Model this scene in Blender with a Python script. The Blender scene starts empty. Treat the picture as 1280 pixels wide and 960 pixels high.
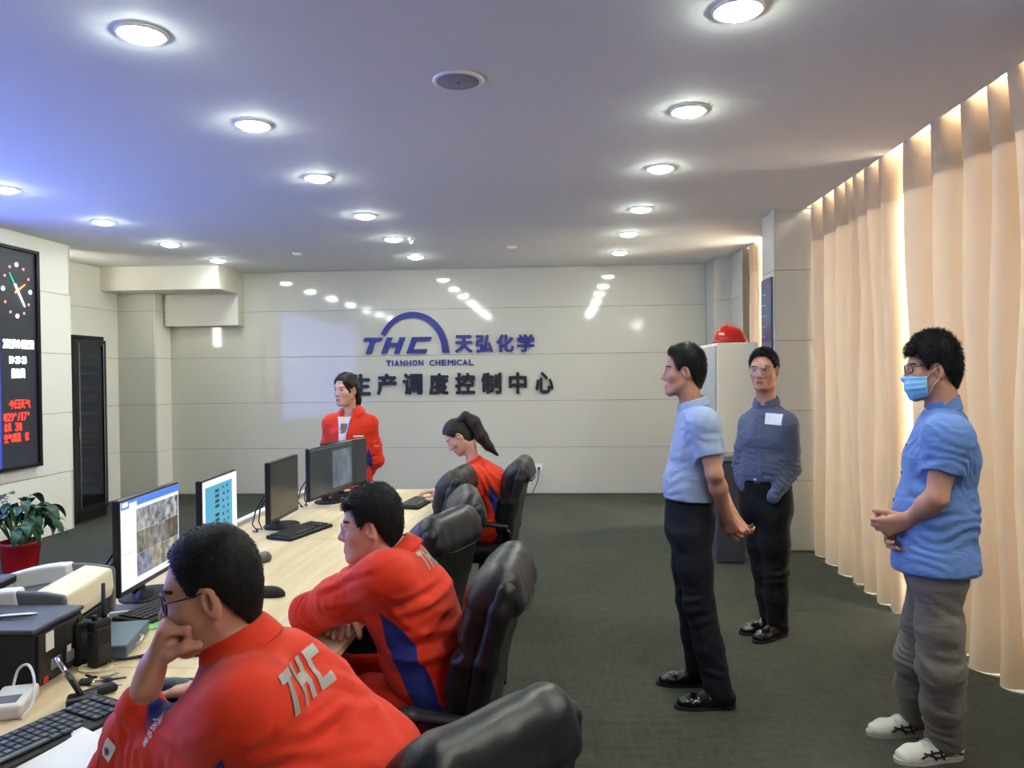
import bpy, bmesh, math, random
import numpy as np
from mathutils import Vector, Matrix
from mathutils.bvhtree import BVHTree

SC = bpy.context.scene
COL = SC.collection
random.seed(7)
RNG = np.random.default_rng(11)

# ------------------------------------------------------------------ camera
def make_camera():
    yaw, pitch, roll = math.radians(3.58), math.radians(-0.67), math.radians(0.65)
    f = Vector((-math.sin(yaw) * math.cos(pitch), math.cos(yaw) * math.cos(pitch), math.sin(pitch)))
    r0 = Vector((math.cos(yaw), math.sin(yaw), 0)); u0 = r0.cross(f)
    r = math.cos(roll) * r0 - math.sin(roll) * u0
    u = math.cos(roll) * u0 + math.sin(roll) * r0
    cd = bpy.data.cameras.new('camera'); cd.sensor_width = 36; cd.lens = 27.0; cd.clip_start = 0.05
    co = bpy.data.objects.new('camera', cd); COL.objects.link(co)
    m = Matrix((r, u, -f)).transposed().to_4x4(); m.translation = (0, 0, 1.58)
    co.matrix_world = m
    SC.camera = co
make_camera()

# ------------------------------------------------------------------ sky, exposure
W = bpy.data.worlds.new('overcast_sky'); SC.world = W; W.use_nodes = True
bg = W.node_tree.nodes['Background']
bg.inputs[0].default_value = (1.0, 0.95, 0.88, 1); bg.inputs[1].default_value = 26.0
sun = bpy.data.lights.new('sun', 'SUN'); sun.energy = 260.; sun.angle = .01; sun.color = (1, .95, .86)
so_ = bpy.data.objects.new('sun', sun); COL.objects.link(so_); so_.rotation_euler = Vector((.36, -.05, -.93)).to_track_quat('-Z', 'Y').to_euler()
SC.view_settings.view_transform = 'Standard'; SC.view_settings.look = 'None'
SC.view_settings.exposure = 0.55; SC.view_settings.gamma = 1.0
SC.view_settings.use_curve_mapping = False
SC.cycles.max_bounces = 8; SC.cycles.diffuse_bounces = 4; SC.cycles.transparent_max_bounces = 12
SC.cycles.sample_clamp_indirect = 6.0
LAMP = 118.0          # radiance of a downlight diffuser
SCREEN_BLUE = 4.6    # radiance of the lit part of the video wall

# ------------------------------------------------------------------ materials
def lin(c):
    if isinstance(c, str):
        c = [int(c[i:i + 2], 16) / 255 for i in (0, 2, 4)]
    return tuple((x / 12.92 if x <= .04045 else ((x + .055) / 1.055) ** 2.4) for x in c) + (1.0,)

class NT:
    def __init__(s, name):
        s.m = bpy.data.materials.new(name); s.m.use_nodes = True
        s.t = s.m.node_tree; s.b = s.t.nodes['Principled BSDF']; s.out = s.t.nodes['Material Output']
    def n(s, kind, **kw):
        x = s.t.nodes.new(kind)
        for k, v in kw.items():
            if k.startswith('i_'):
                x.inputs[k[2:].replace('_', ' ')].default_value = v
            else: setattr(x, k, v)
        return x
    def l(s, a, b): s.t.links.new(a, b)

def mat(name, color, rough=.5, metal=0., bump=None, var=None, spec=None, sheen=0., coat=0., stretch=None):
    """plain surface; bump=(scale, strength), var=(scale, amount) mottles the colour"""
    k = NT(name); b = k.b; c = lin(color)
    b.inputs['Base Color'].default_value = c
    b.inputs['Roughness'].default_value = rough; b.inputs['Metallic'].default_value = metal
    if spec is not None: b.inputs['Specular IOR Level'].default_value = spec
    if sheen: b.inputs['Sheen Weight'].default_value = sheen
    if coat: b.inputs['Coat Weight'].default_value = coat
    if bump or var:
        tc = k.n('ShaderNodeTexCoord'); src = tc.outputs['Object']
        if stretch:
            mp = k.n('ShaderNodeMapping'); mp.inputs['Scale'].default_value = stretch
            k.l(src, mp.inputs[0]); src = mp.outputs[0]
    if bump:
        nz = k.n('ShaderNodeTexNoise', i_Scale=bump[0], i_Detail=4.0); k.l(src, nz.inputs['Vector'])
        bp = k.n('ShaderNodeBump', i_Strength=bump[1], i_Distance=.002); k.l(nz.outputs[0], bp.inputs['Height'])
        k.l(bp.outputs[0], b.inputs['Normal'])
    if var:
        n2 = k.n('ShaderNodeTexNoise', i_Scale=var[0], i_Detail=3.0); k.l(src, n2.inputs['Vector'])
        mx = k.n('ShaderNodeMix', data_type='RGBA', blend_type='MIX')
        mx.inputs[6].default_value = tuple(x * (1 - var[1]) for x in c[:3]) + (1,)
        mx.inputs[7].default_value = tuple(min(1, x * (1 + var[1])) for x in c[:3]) + (1,)
        k.l(n2.outputs[0], mx.inputs[0]); k.l(mx.outputs[2], b.inputs['Base Color'])
    return k.m

def emit(name, color, strength):
    k = NT(name); k.b.inputs['Base Color'].default_value = (0.02, .02, .02, 1)
    k.b.inputs['Emission Color'].default_value = lin(color); k.b.inputs['Emission Strength'].default_value = strength
    return k.m

def carpet_mat():
    k = NT('carpet'); tc = k.n('ShaderNodeTexCoord')
    mp = k.n('ShaderNodeMapping'); mp.inputs['Scale'].default_value = (6, 26, 1); k.l(tc.outputs['Object'], mp.inputs[0])
    a0 = k.n('ShaderNodeTexNoise', i_Scale=1.0, i_Detail=6.0, i_Roughness=.75); k.l(mp.outputs[0], a0.inputs['Vector'])
    mp2 = k.n('ShaderNodeMapping'); mp2.inputs['Scale'].default_value = (40, 7, 1); k.l(tc.outputs['Object'], mp2.inputs[0])
    a1 = k.n('ShaderNodeTexNoise', i_Scale=1.0, i_Detail=6.0, i_Roughness=.75); k.l(mp2.outputs[0], a1.inputs['Vector'])
    a = k.n('ShaderNodeMix', data_type='FLOAT'); a.inputs[0].default_value = .5; k.l(a0.outputs[0], a.inputs[2]); k.l(a1.outputs[0], a.inputs[3])
    b = k.n('ShaderNodeTexNoise', i_Scale=260.0, i_Detail=2.0); k.l(tc.outputs['Object'], b.inputs['Vector'])
    # carpet tiles half a metre square, each a shade of its own
    w = k.n('ShaderNodeTexWhiteNoise', noise_dimensions='2D')
    sc = k.n('ShaderNodeVectorMath', operation='SCALE'); sc.inputs['Scale'].default_value = 2.0; k.l(tc.outputs['Object'], sc.inputs[0])
    fl = k.n('ShaderNodeVectorMath', operation='FLOOR'); k.l(sc.outputs[0], fl.inputs[0]); k.l(fl.outputs[0], w.inputs['Vector'])
    s1 = k.n('ShaderNodeMath', operation='MULTIPLY_ADD'); k.l(a.outputs[0], s1.inputs[0]); s1.inputs[1].default_value = 1.7; s1.inputs[2].default_value = -.62
    s2 = k.n('ShaderNodeMath', operation='MULTIPLY_ADD'); k.l(b.outputs[0], s2.inputs[0]); s2.inputs[1].default_value = .7; k.l(s1.outputs[0], s2.inputs[2])
    s3 = k.n('ShaderNodeMath', operation='MULTIPLY_ADD'); k.l(w.outputs[0], s3.inputs[0]); s3.inputs[1].default_value = .12; k.l(s2.outputs[0], s3.inputs[2])
    r = k.n('ShaderNodeValToRGB'); k.l(s3.outputs[0], r.inputs[0])
    r.color_ramp.elements[0].color = lin('2b2d28'); r.color_ramp.elements[1].color = lin('52544b')
    r.color_ramp.elements[0].position = .1
    k.l(r.outputs[0], k.b.inputs['Base Color']); k.b.inputs['Roughness'].default_value = .95
    k.b.inputs['Specular IOR Level'].default_value = .15
    bp = k.n('ShaderNodeBump', i_Strength=.5, i_Distance=.004); k.l(b.outputs[0], bp.inputs['Height']); k.l(bp.outputs[0], k.b.inputs['Normal'])
    return k.m

def wood_mat():
    k = NT('pale_maple'); tc = k.n('ShaderNodeTexCoord')
    mp = k.n('ShaderNodeMapping'); mp.inputs['Scale'].default_value = (26, 1.6, 26); k.l(tc.outputs['Object'], mp.inputs[0])
    a = k.n('ShaderNodeTexNoise', i_Scale=1.0, i_Detail=5.0); k.l(mp.outputs[0], a.inputs['Vector'])
    r = k.n('ShaderNodeValToRGB'); k.l(a.outputs[0], r.inputs[0])
    r.color_ramp.elements[0].color = lin('d6ba90'); r.color_ramp.elements[1].color = lin('ead6ae')
    r.color_ramp.elements[0].position = .3; r.color_ramp.elements[1].position = .7
    k.l(r.outputs[0], k.b.inputs['Base Color']); k.b.inputs['Roughness'].default_value = .38
    return k.m

def curtain_mat(name, color, trans):
    k = NT(name); tc = k.n('ShaderNodeTexCoord')
    nz = k.n('ShaderNodeTexNoise', i_Scale=3.0, i_Detail=3.0); k.l(tc.outputs['Object'], nz.inputs['Vector'])
    mx = k.n('ShaderNodeMix', data_type='RGBA'); c = lin(color)
    mx.inputs[6].default_value = tuple(x * .93 for x in c[:3]) + (1,); mx.inputs[7].default_value = tuple(min(1, x * 1.06) for x in c[:3]) + (1,)
    k.l(nz.outputs[0], mx.inputs[0])
    d = k.n('ShaderNodeBsdfDiffuse'); t = k.n('ShaderNodeBsdfTranslucent'); m = k.n('ShaderNodeMixShader')
    m.inputs[0].default_value = trans
    k.l(mx.outputs[2], d.inputs[0]); t.inputs[0].default_value = lin('f6d8b0')
    wv = k.n('ShaderNodeTexNoise', i_Scale=500.0); k.l(tc.outputs['Object'], wv.inputs['Vector'])
    bp = k.n('ShaderNodeBump', i_Strength=.15, i_Distance=.001); k.l(wv.outputs[0], bp.inputs['Height']); k.l(bp.outputs[0], d.inputs['Normal'])
    k.l(d.outputs[0], m.inputs[1]); k.l(t.outputs[0], m.inputs[2]); k.l(m.outputs[0], k.out.inputs[0])
    return k.m

def glass_mat(name, tint=(1, 1, 1, 1), gloss=.08, rough=.02):
    k = NT(name)
    tr = k.n('ShaderNodeBsdfTransparent'); tr.inputs[0].default_value = tint
    g = k.n('ShaderNodeBsdfGlossy'); g.inputs['Roughness'].default_value = rough
    m = k.n('ShaderNodeMixShader'); m.inputs[0].default_value = gloss
    k.l(tr.outputs[0], m.inputs[1]); k.l(g.outputs[0], m.inputs[2]); k.l(m.outputs[0], k.out.inputs[0])
    return k.m

def attr_mat(name, base, others, rough=.7, bump=(220, .12), sheen=.0, spec=.3, var=.07, sss=0., crease=0.):
    """base colour, then each (attribute, colour) painted where that mesh attribute is above zero"""
    k = NT(name); b = k.b
    tc = k.n('ShaderNodeTexCoord')
    nz = k.n('ShaderNodeTexNoise', i_Scale=9.0, i_Detail=4.0); k.l(tc.outputs['Object'], nz.inputs['Vector'])
    c = lin(base)
    mx = k.n('ShaderNodeMix', data_type='RGBA')
    mx.inputs[6].default_value = tuple(x * (1 - var) for x in c[:3]) + (1,); mx.inputs[7].default_value = tuple(min(1, x * (1 + var)) for x in c[:3]) + (1,)
    k.l(nz.outputs[0], mx.inputs[0]); cur = mx.outputs[2]
    for at, col, soft in others:
        a = k.n('ShaderNodeAttribute', attribute_name=at)
        mr = k.n('ShaderNodeMapRange'); mr.inputs['From Min'].default_value = 0.0; mr.inputs['From Max'].default_value = soft
        k.l(a.outputs['Fac'], mr.inputs['Value'])
        m2 = k.n('ShaderNodeMix', data_type='RGBA'); m2.inputs[7].default_value = lin(col)
        k.l(mr.outputs[0], m2.inputs[0]); k.l(cur, m2.inputs[6]); cur = m2.outputs[2]
    k.l(cur, b.inputs['Base Color']); b.inputs['Roughness'].default_value = rough
    b.inputs['Specular IOR Level'].default_value = spec
    if sheen: b.inputs['Sheen Weight'].default_value = sheen
    if sss:
        b.inputs['Subsurface Weight'].default_value = sss; b.inputs['Subsurface Radius'].default_value = (.01, .004, .002)
        b.inputs['Subsurface Scale'].default_value = .6
    if bump:
        wv = k.n('ShaderNodeTexNoise', i_Scale=bump[0], i_Detail=3.0); k.l(tc.outputs['Object'], wv.inputs['Vector'])
        bp = k.n('ShaderNodeBump', i_Strength=bump[1], i_Distance=.002); k.l(wv.outputs[0], bp.inputs['Height']); k.l(bp.outputs[0], b.inputs['Normal'])
        if crease:
            mp = k.n('ShaderNodeMapping'); mp.inputs['Rotation'].default_value = (.5, .3, .4); mp.inputs['Scale'].default_value = (1, 1, 2.2); k.l(tc.outputs['Object'], mp.inputs[0])
            cr = k.n('ShaderNodeTexNoise', i_Scale=crease * .55, i_Detail=1.5, i_Distortion=.8); k.l(mp.outputs[0], cr.inputs['Vector'])
            b2 = k.n('ShaderNodeBump', i_Strength=.38, i_Distance=.02); k.l(cr.outputs[0], b2.inputs['Height']); k.l(b2.outputs[0], bp.inputs['Normal'])
    return k.m

M = dict(
    carpet=carpet_mat(), wood=wood_mat(),
    tile=mat('greige_tile', 'c6c3b6', .07, var=(.7, .03), coat=.0), joint=mat('tile_joint', '6d6a60', .8),
    plaster=mat('ceiling_plaster', 'ebebe8', .8, bump=(60, .05)), paint=mat('white_paint', 'd6d2c6', .6),
    cream=mat('cream_panel', 'f6f2e8', .35, var=(.6, .02)), pillar_tile=mat('pillar_tile', 'bcbbb0', .2, var=(.7, .03)),
    white=mat('white_plastic', 'e8e6e0', .4), offwhite=mat('cream_plastic', 'eee4c8', .4), grey=mat('grey_plastic', '6a6d74', .5),
    darkgrey=mat('dark_grey_plastic', '3a3f4a', .45), black=mat('black_plastic', '101012', .4), matt=mat('matt_black', '0c0c0d', .7),
    metal=mat('brushed_steel', 'b8b8bc', .3, 1.), chrome=mat('chrome', 'd8d8dc', .12, 1.), darkmetal=mat('dark_metal', '26272a', .4, .7),
    leather=mat('black_leather', '121314', .42, bump=(180, .25), var=(6, .25), spec=.5), leather2=mat('worn_black_leather', '18191b', .4, bump=(140, .3), var=(6, .25), spec=.55),
    navy=mat('navy_acrylic', '262a78', .35), blackletter=mat('black_acrylic', '121214', .4),
    curtain=curtain_mat('peach_curtain', 'cdb89c', .015), curtain2=curtain_mat('curtain_header', 'c4ab8c', .012),
    glass=glass_mat('window_glass', gloss=.05), smoke=glass_mat('smoked_glass', (.42, .46, .60, 1), .10, .03), lens=glass_mat('spectacle_lens', (.97, .97, .98, 1), .025, .01),
    lamp=emit('downlight_diffuser', 'f3fff0', LAMP), redpot=mat('red_glazed_pot', 'b3141c', .25, var=(5, .1)),
    leaf=mat('glossy_leaf', '1f4a2a', .35, var=(14, .35)), soil=mat('potting_soil', '2a2019', .95, bump=(60, .8)), stem=mat('leaf_stem', '4d6b35', .6),
    silverprint=mat('reflective_silver_print', '9d9895', .45, .2), whiteprint=mat('white_print', 'f0ece6', .6),
    hair=mat('black_hair', '0b0a0a', .55, spec=.25, bump=(320, .5)), hairbrown=mat('dark_brown_hair', '1d1310', .5, spec=.35),
    eyewhite=mat('eye_white', 'e8e2dc', .25), iris=mat('dark_iris', '17100c', .15),
    paper=mat('white_paper', 'f2f0ec', .7), dusk=mat('grey_rear_wall', '77756f', .6), redplastic=mat('glossy_red_shell', 'c81e17', .25), bluescreen=None,
    shoeblack=mat('polished_black_leather', '0d0c0c', .22, bump=(90, .1)), rubber=mat('black_rubber', '0e0e0f', .8),
    sneaker=mat('white_sneaker', 'dcd8cc', .6), belt=mat('black_belt', '0c0b0b', .4), green=mat('green_cover', '7fb86a', .5),
    bluegrey=mat('blue_grey_plastic', '5c6f7c', .4), mask=None,
)

# ------------------------------------------------------------------ mesh helpers
def tag(o, label=None, cat=None, group=None, kind=None):
    if label: o['label'] = label
    if cat: o['category'] = cat
    if group: o['group'] = group
    if kind: o['kind'] = kind
    return o

def link(name, me, m=None, parent=None, loc=None, rot=None, smooth=False):
    o = bpy.data.objects.new(name, me); COL.objects.link(o)
    if m is not None and me is not None and not me.materials: me.materials.append(m)
    if smooth: me.shade_smooth()
    if parent is not None: o.parent = parent
    if loc is not None: o.location = loc
    if rot is not None: o.rotation_euler = rot
    return o

def empty(name, loc=(0, 0, 0), rotz=0., label=None, cat=None, group=None):
    o = bpy.data.objects.new(name, None); COL.objects.link(o); o.location = loc; o.rotation_euler = (0, 0, rotz)
    o.empty_display_size = .1
    return tag(o, label, cat, group)

def bm_me(bm, name='m'):
    me = bpy.data.meshes.new(name); bm.normal_update(); bm.to_mesh(me); bm.free(); return me

def bm_box(bm, c, s, rot=None, bev=0., seg=1):
    r = bmesh.ops.create_cube(bm, size=1.0); vs = r['verts']
    mt = Matrix.Translation(c) @ (rot.to_4x4() if rot else Matrix.Identity(4)) @ Matrix.Diagonal((*s, 1))
    bmesh.ops.transform(bm, matrix=mt, verts=vs)
    if bev > 0:
        es = list({e for v in vs for e in v.link_edges})
        bmesh.ops.bevel(bm, geom=es, offset=bev, segments=seg, affect='EDGES', profile=.5, clamp_overlap=True)

def box(c, s, bev=0., seg=1, rot=None):
    bm = bmesh.new(); bm_box(bm, c, s, rot, bev, seg); return bm_me(bm)

def bm_lathe(bm, prof, seg=24, c=(0, 0, 0)):
    rings = []
    for r, z in prof:
        if r < 1e-6: rings.append([bm.verts.new((c[0], c[1], c[2] + z))])
        else: rings.append([bm.verts.new((c[0] + r * math.cos(2 * math.pi * i / seg), c[1] + r * math.sin(2 * math.pi * i / seg), c[2] + z)) for i in range(seg)])
    for a, b in zip(rings, rings[1:]):
        for i in range(seg):
            j = (i + 1) % seg
            if len(a) == 1 and len(b) == 1: continue
            if len(a) == 1: bm.faces.new((a[0], b[j], b[i]))
            elif len(b) == 1: bm.faces.new((a[i], a[j], b[0]))
            else: bm.faces.new((a[i], a[j], b[j], b[i]))

def lathe(prof, seg=24):
    bm = bmesh.new(); bm_lathe(bm, prof, seg); bmesh.ops.recalc_face_normals(bm, faces=bm.faces); return bm_me(bm)

def bm_tube(bm, pts, r, seg=8, closed=False, cap=True, flat=None):
    """flat=(a, b): radii along the two cross axes"""
    P = [Vector(p) for p in pts]; n = len(P); rs = r if isinstance(r, (list, tuple)) else [r] * n
    up = None; rings = []
    for i in range(n):
        if closed: t = P[(i + 1) % n] - P[i - 1]
        else: t = P[min(i + 1, n - 1)] - P[max(i - 1, 0)]
        t.normalize()
        if up is None:
            up = Vector((0, 0, 1)) if abs(t.z) < .9 else Vector((1, 0, 0))
        a = t.cross(up)
        if a.length < 1e-6: a = t.orthogonal()
        a.normalize(); b = a.cross(t).normalized(); up = b
        fa, fb = flat if flat else (1, 1)
        rings.append([bm.verts.new(P[i] + a * (rs[i] * fa * math.cos(2 * math.pi * k / seg)) + b * (rs[i] * fb * math.sin(2 * math.pi * k / seg))) for k in range(seg)])
    m = n if closed else n - 1
    for i in range(m):
        A, B = rings[i], rings[(i + 1) % n]
        for k in range(seg):
            bm.faces.new((A[k], A[(k + 1) % seg], B[(k + 1) % seg], B[k]))
    if cap and not closed:
        bm.faces.new(rings[0][::-1]); bm.faces.new(rings[-1])

def curve(pts, n=6):
    """Catmull-Rom points through pts"""
    P = [np.array(p, float) for p in pts]; P = [2 * P[0] - P[1]] + P + [2 * P[-1] - P[-2]]; out = []
    for i in range(1, len(P) - 2):
        for k in range(n):
            t = k / n; a, b, c, d = P[i - 1:i + 3]
            out.append(tuple(.5 * (2 * b + (c - a) * t + (2 * a - 5 * b + 4 * c - d) * t * t + (3 * b - a - 3 * c + d) * t ** 3)))
    return out + [tuple(P[-2])]

def tube(pts, r, seg=8, closed=False, flat=None):
    bm = bmesh.new(); bm_tube(bm, pts, r, seg, closed, True, flat); bmesh.ops.recalc_face_normals(bm, faces=bm.faces); return bm_me(bm)

def bm_prism(bm, pts, d, mt=None):
    """flat outline pts (x, y) made d thick along z"""
    a = [bm.verts.new((x, y, 0)) for x, y in pts]; b = [bm.verts.new((x, y, d)) for x, y in pts]; n = len(pts)
    fs = [bm.faces.new(a[::-1]), bm.faces.new(b)]
    for i in range(n): fs.append(bm.faces.new((a[i], a[(i + 1) % n], b[(i + 1) % n], b[i])))
    if mt is not None: bmesh.ops.transform(bm, matrix=mt, verts=a + b)
    return fs

def prism(pts, d):
    bm = bmesh.new(); bm_prism(bm, pts, d); bmesh.ops.recalc_face_normals(bm, faces=bm.faces); return bm_me(bm)

def grid_mesh(P, closed_u=False):
    """P: array (nu, nv, 3)"""
    nu, nv = P.shape[:2]
    idx = np.arange(nu * nv).reshape(nu, nv)
    if closed_u: a = idx; b = np.roll(idx, -1, 0)
    else: a = idx[:-1]; b = idx[1:]
    q = np.stack([a[:, :-1], b[:, :-1], b[:, 1:], a[:, 1:]], -1).reshape(-1, 4)
    return np_mesh(P.reshape(-1, 3), q)

def np_mesh(V, Q, name='m'):
    me = bpy.data.meshes.new(name); V = np.ascontiguousarray(V, np.float32); Q = np.ascontiguousarray(Q, np.int32)
    n, k = Q.shape
    me.vertices.add(len(V)); me.vertices.foreach_set('co', V.ravel())
    me.loops.add(n * k); me.loops.foreach_set('vertex_index', Q.ravel())
    me.polygons.add(n); me.polygons.foreach_set('loop_start', np.arange(0, n * k, k, dtype=np.int32))
    me.update(calc_edges=True); me.validate()
    return me

def set_attr(me, name, vals):
    a = me.attributes.new(name, 'FLOAT', 'POINT'); a.data.foreach_set('value', np.ascontiguousarray(vals, np.float32))

def copy_tree(o, parent=None):
    c = o.copy(); COL.objects.link(c)
    if parent is not None: c.parent = parent
    for ch in o.children: copy_tree(ch, c)
    return c

def char_mesh(s, size, depth, bold=0.0):
    """a character of the built-in font as mesh, fattened by overlaid shifted copies"""
    c = bpy.data.curves.new('t', 'FONT'); c.body = s; c.size = size; c.extrude = depth / 2; c.resolution_u = 3
    o = bpy.data.objects.new('t', c); COL.objects.link(o)
    bpy.context.view_layer.update()
    me = bpy.data.meshes.new_from_object(o.evaluated_get(bpy.context.evaluated_depsgraph_get()))
    bpy.data.objects.remove(o); bpy.data.curves.remove(c)
    me.materials.clear()
    if bold > 0:
        bm = bmesh.new(); n = 8
        for k in range(n):
            tmp = me.copy(); a = 2 * math.pi * k / n
            tmp.transform(Matrix.Translation((bold * math.cos(a), bold * math.sin(a), depth * .004 * k)))
            bm.from_mesh(tmp); bpy.data.meshes.remove(tmp)
        bm.to_mesh(me); bm.free()
    return me

def centre_fit(me, w, h):
    """centre a character mesh on its own box and scale to w x h"""
    n = len(me.vertices); co = np.empty(n * 3, np.float32); me.vertices.foreach_get('co', co); co = co.reshape(-1, 3)
    lo, hi = co.min(0), co.max(0); sc = np.array([w / (hi[0] - lo[0]), h / (hi[1] - lo[1]), 1.0])
    co = (co - np.array([(lo[0] + hi[0]) / 2, (lo[1] + hi[1]) / 2, (lo[2] + hi[2]) / 2])) * sc
    me.vertices.foreach_set('co', co.astype(np.float32).ravel()); me.update(); return me

# ------------------------------------------------------------------ the room
BACK_Y, LEFT_X, CEIL = 10.15, -5.15, 3.0
ROWS = [(.012, .625), (.625, 1.24), (1.24, 1.855), (1.855, 2.47), (2.47, 3.0)]

def struct(name, me, m, parent=None, loc=None):
    o = link(name, me, m, parent, loc)
    if parent is None: o['kind'] = 'structure'
    return o

struct('floor', box((-1.7, 3.5, -.05), (9.2, 13.6, .1)), M['carpet'])
cm = bpy.data.meshes.new('m')
ceil_bm = bmesh.new()
bm_box(ceil_bm, (-1.975, 3.5, CEIL + .04), (8.25, 13.6, .08))
struct('ceiling', bm_me(ceil_bm), M['plaster'])

_pm = {}
def clad(parent, O, U, N, ulist, m, rows=ROWS, name='panel', gap=.0022, t=.012):
    """glazed panels on a wall: O start point, U direction along the wall, N out of the wall, ulist = panel edges along U"""
    U = Vector(U); N = Vector(N); Z = Vector((0, 0, 1))
    R = Matrix((U, N, Z)).transposed()
    for z0, z1 in rows:
        for a, b in zip(ulist, ulist[1:]):
            w = b - a; h = z1 - z0 - 2 * gap
            key = (round(w, 3), round(h, 3), m.name)
            if key not in _pm:
                me = box((0, 0, 0), (w, t, h), .0005); me.materials.append(m); _pm[key] = me
            o = bpy.data.objects.new(name, _pm[key]); COL.objects.link(o); o.parent = parent
            c = Vector(O) + U * ((a + b) / 2) + N * (t / 2); c.z = (z0 + z1) / 2
            o.matrix_local = Matrix.Translation(c) @ R.to_4x4()

def wall(name, c, s): return struct(name, box(c, s), M['joint'])

# back wall: pale glazed panels with open joints
wb = wall('wall_back', (-2, BACK_Y + .06, 1.5), (8.6, .12, 3))
clad(wb, (-5.75, BACK_Y, 0), (1, 0, 0), (0, -1, 0), [0, 1.25, 3.7, 6.15, 7.65], M['tile'])
# corner pilaster at the right end of the back wall
pb = struct('pillar', box((2.18, 9.87, 1.5), (.54, .54, 3)), M['joint'])
clad(pb, (1.912, 9.6, 0), (1, 0, 0), (0, -1, 0), [0, .2], M['pillar_tile'])
clad(pb, (1.912, 9.6, 0), (0, 1, 0), (-1, 0, 0), [-.011, .52], M['pillar_tile'])
# stretch of right wall before it
wr = struct('wall_right', box((2.26, 9.3, 1.5), (.3, .6, 3)), M['joint'])
clad(wr, (2.112, 9.0, 0), (0, 1, 0), (-1, 0, 0), [0, .585], M['pillar_tile'])
# pillars between the windows
for y0, y1 in ((6.86, 7.26), (2.74, 3.14)):
    p = struct('pillar', box((2.18, (y0 + y1) / 2, 1.5), (.576, y1 - y0 - .024, 3)), M['joint'])
    clad(p, (1.88, y0 + .012, 0), (1, 0, 0), (0, -1, 0), [0, .5], M['pillar_tile'])
    clad(p, (1.892, y0, 0), (0, 1, 0), (-1, 0, 0), [0, y1 - y0], M['pillar_tile'])

# left wall with the big screen, then the niche with the server rack
wl = wall('wall_left', (LEFT_X - .25, 2.3, 1.5), (.476, 10.98, 3))
clad(wl, (LEFT_X - .012, -3.2, 0), (0, 1, 0), (1, 0, 0), [0, 2.2, 4.4, 6.6, 8.8, 11.01], M['cream'])
clad(wl, (LEFT_X, 7.79, 0), (-1, 0, 0), (0, 1, 0), [0, .48], M['cream'])
wn = wall('wall_left_niche', (-5.86, 8.9, 1.5), (.12, 2.4, 3))
clad(wn, (-5.80, 7.8, 0), (0, 1, 0), (1, 0, 0), [0, 1.95], M['cream'])
pc = struct('pillar', box((-5.54, 9.95, 1.5), (.5, .38, 3)), M['joint'])
clad(pc, (-5.79, 9.76, 0), (1, 0, 0), (0, -1, 0), [0, .513], M['pillar_tile'])
clad(pc, (-5.29, 9.748, 0), (0, 1, 0), (1, 0, 0), [0, .39], M['cream'])
# boxed-in beams over the niche
bb = bmesh.new()
bm_box(bb, (-5.02, 9.665, 2.855), (1.54, .57, .31), bev=.004)
bm_box(bb, (-4.755, 10.045, 2.645), (1.01, .19, .73), bev=.004)
struct('trim_1', bm_me(bb), M['paint'])
# wall behind the camera
wf = wall('wall_front', (-2, -3.26, 1.5), (8.6, .12, 3))
clad(wf, (-5.5, -3.2, 0), (1, 0, 0), (0, 1, 0), [0, 2.5, 5, 7.6], M['dusk'])
wr2 = wall('wall_right_rear', (2.42, -.25, 1.5), (.3, 6.0, 3.0))
clad(wr2, (2.27, -3.2, 0), (0, 1, 0), (-1, 0, 0), [0, 3, 5.94], M['dusk'])

# windows: wide glazed openings behind the curtains, each with its frame
def window(name, y0, y1, n):
    w = empty(name, (2.52, (y0 + y1) / 2, 0)); w['kind'] = 'structure'
    cy = (y0 + y1) / 2
    f = bmesh.new(); zz0, zz1 = .1, 3.6
    bm_box(f, (0, 0, zz0 + .03), (.07, y1 - y0, .06), bev=.004); bm_box(f, (0, 0, zz1 - .03), (.07, y1 - y0, .06), bev=.004)
    for i in range(n + 1):
        y = -(y1 - y0) / 2 + .03 + i * (y1 - y0 - .06) / n
        bm_box(f, (0, y, (zz0 + zz1) / 2), (.068, .11, zz1 - zz0 - .12), bev=.004)
    link('frame', bm_me(f), M['white'], w)
    for i in range(n):
        ww = (y1 - y0 - .06) / n
        y = -(y1 - y0) / 2 + .03 + (i + .5) * ww
        link('pane', box((0, y, (zz0 + zz1) / 2), (.008, ww - .05, zz1 - zz0 - .12)), M['glass'], w)
    link('sill', box((-.03, 0, .05), (.12, y1 - y0, .096), .006), M['paint'], w)
window('window_1', 3.14, 6.86, 4)
window('window_2', 7.26, 9.0, 2)
# lintels and the top of the curtain pocket
lb = bmesh.new()
bm_box(lb, (2.43, 5.86, 3.65), (.62, 6.3, .08)); bm_box(lb, (2.13, 5.86, 3.345), (.03, 6.3, .53))
bm_box(lb, (2.43, 2.9, 3.31), (.62, .45, .6)); bm_box(lb, (2.43, 7.06, 3.31), (.6, .37, .6)); bm_box(lb, (2.43, 9.25, 3.31), (.62, .47, .6))
struct('trim_2', bm_me(lb), M['plaster'])
# pale paving outside
struct('exterior_paving', box((14, 6, -.2), (22.6, 60, .1)), mat('pale_paving', 'bdb7aa', .9, var=(.6, .1)))

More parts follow.
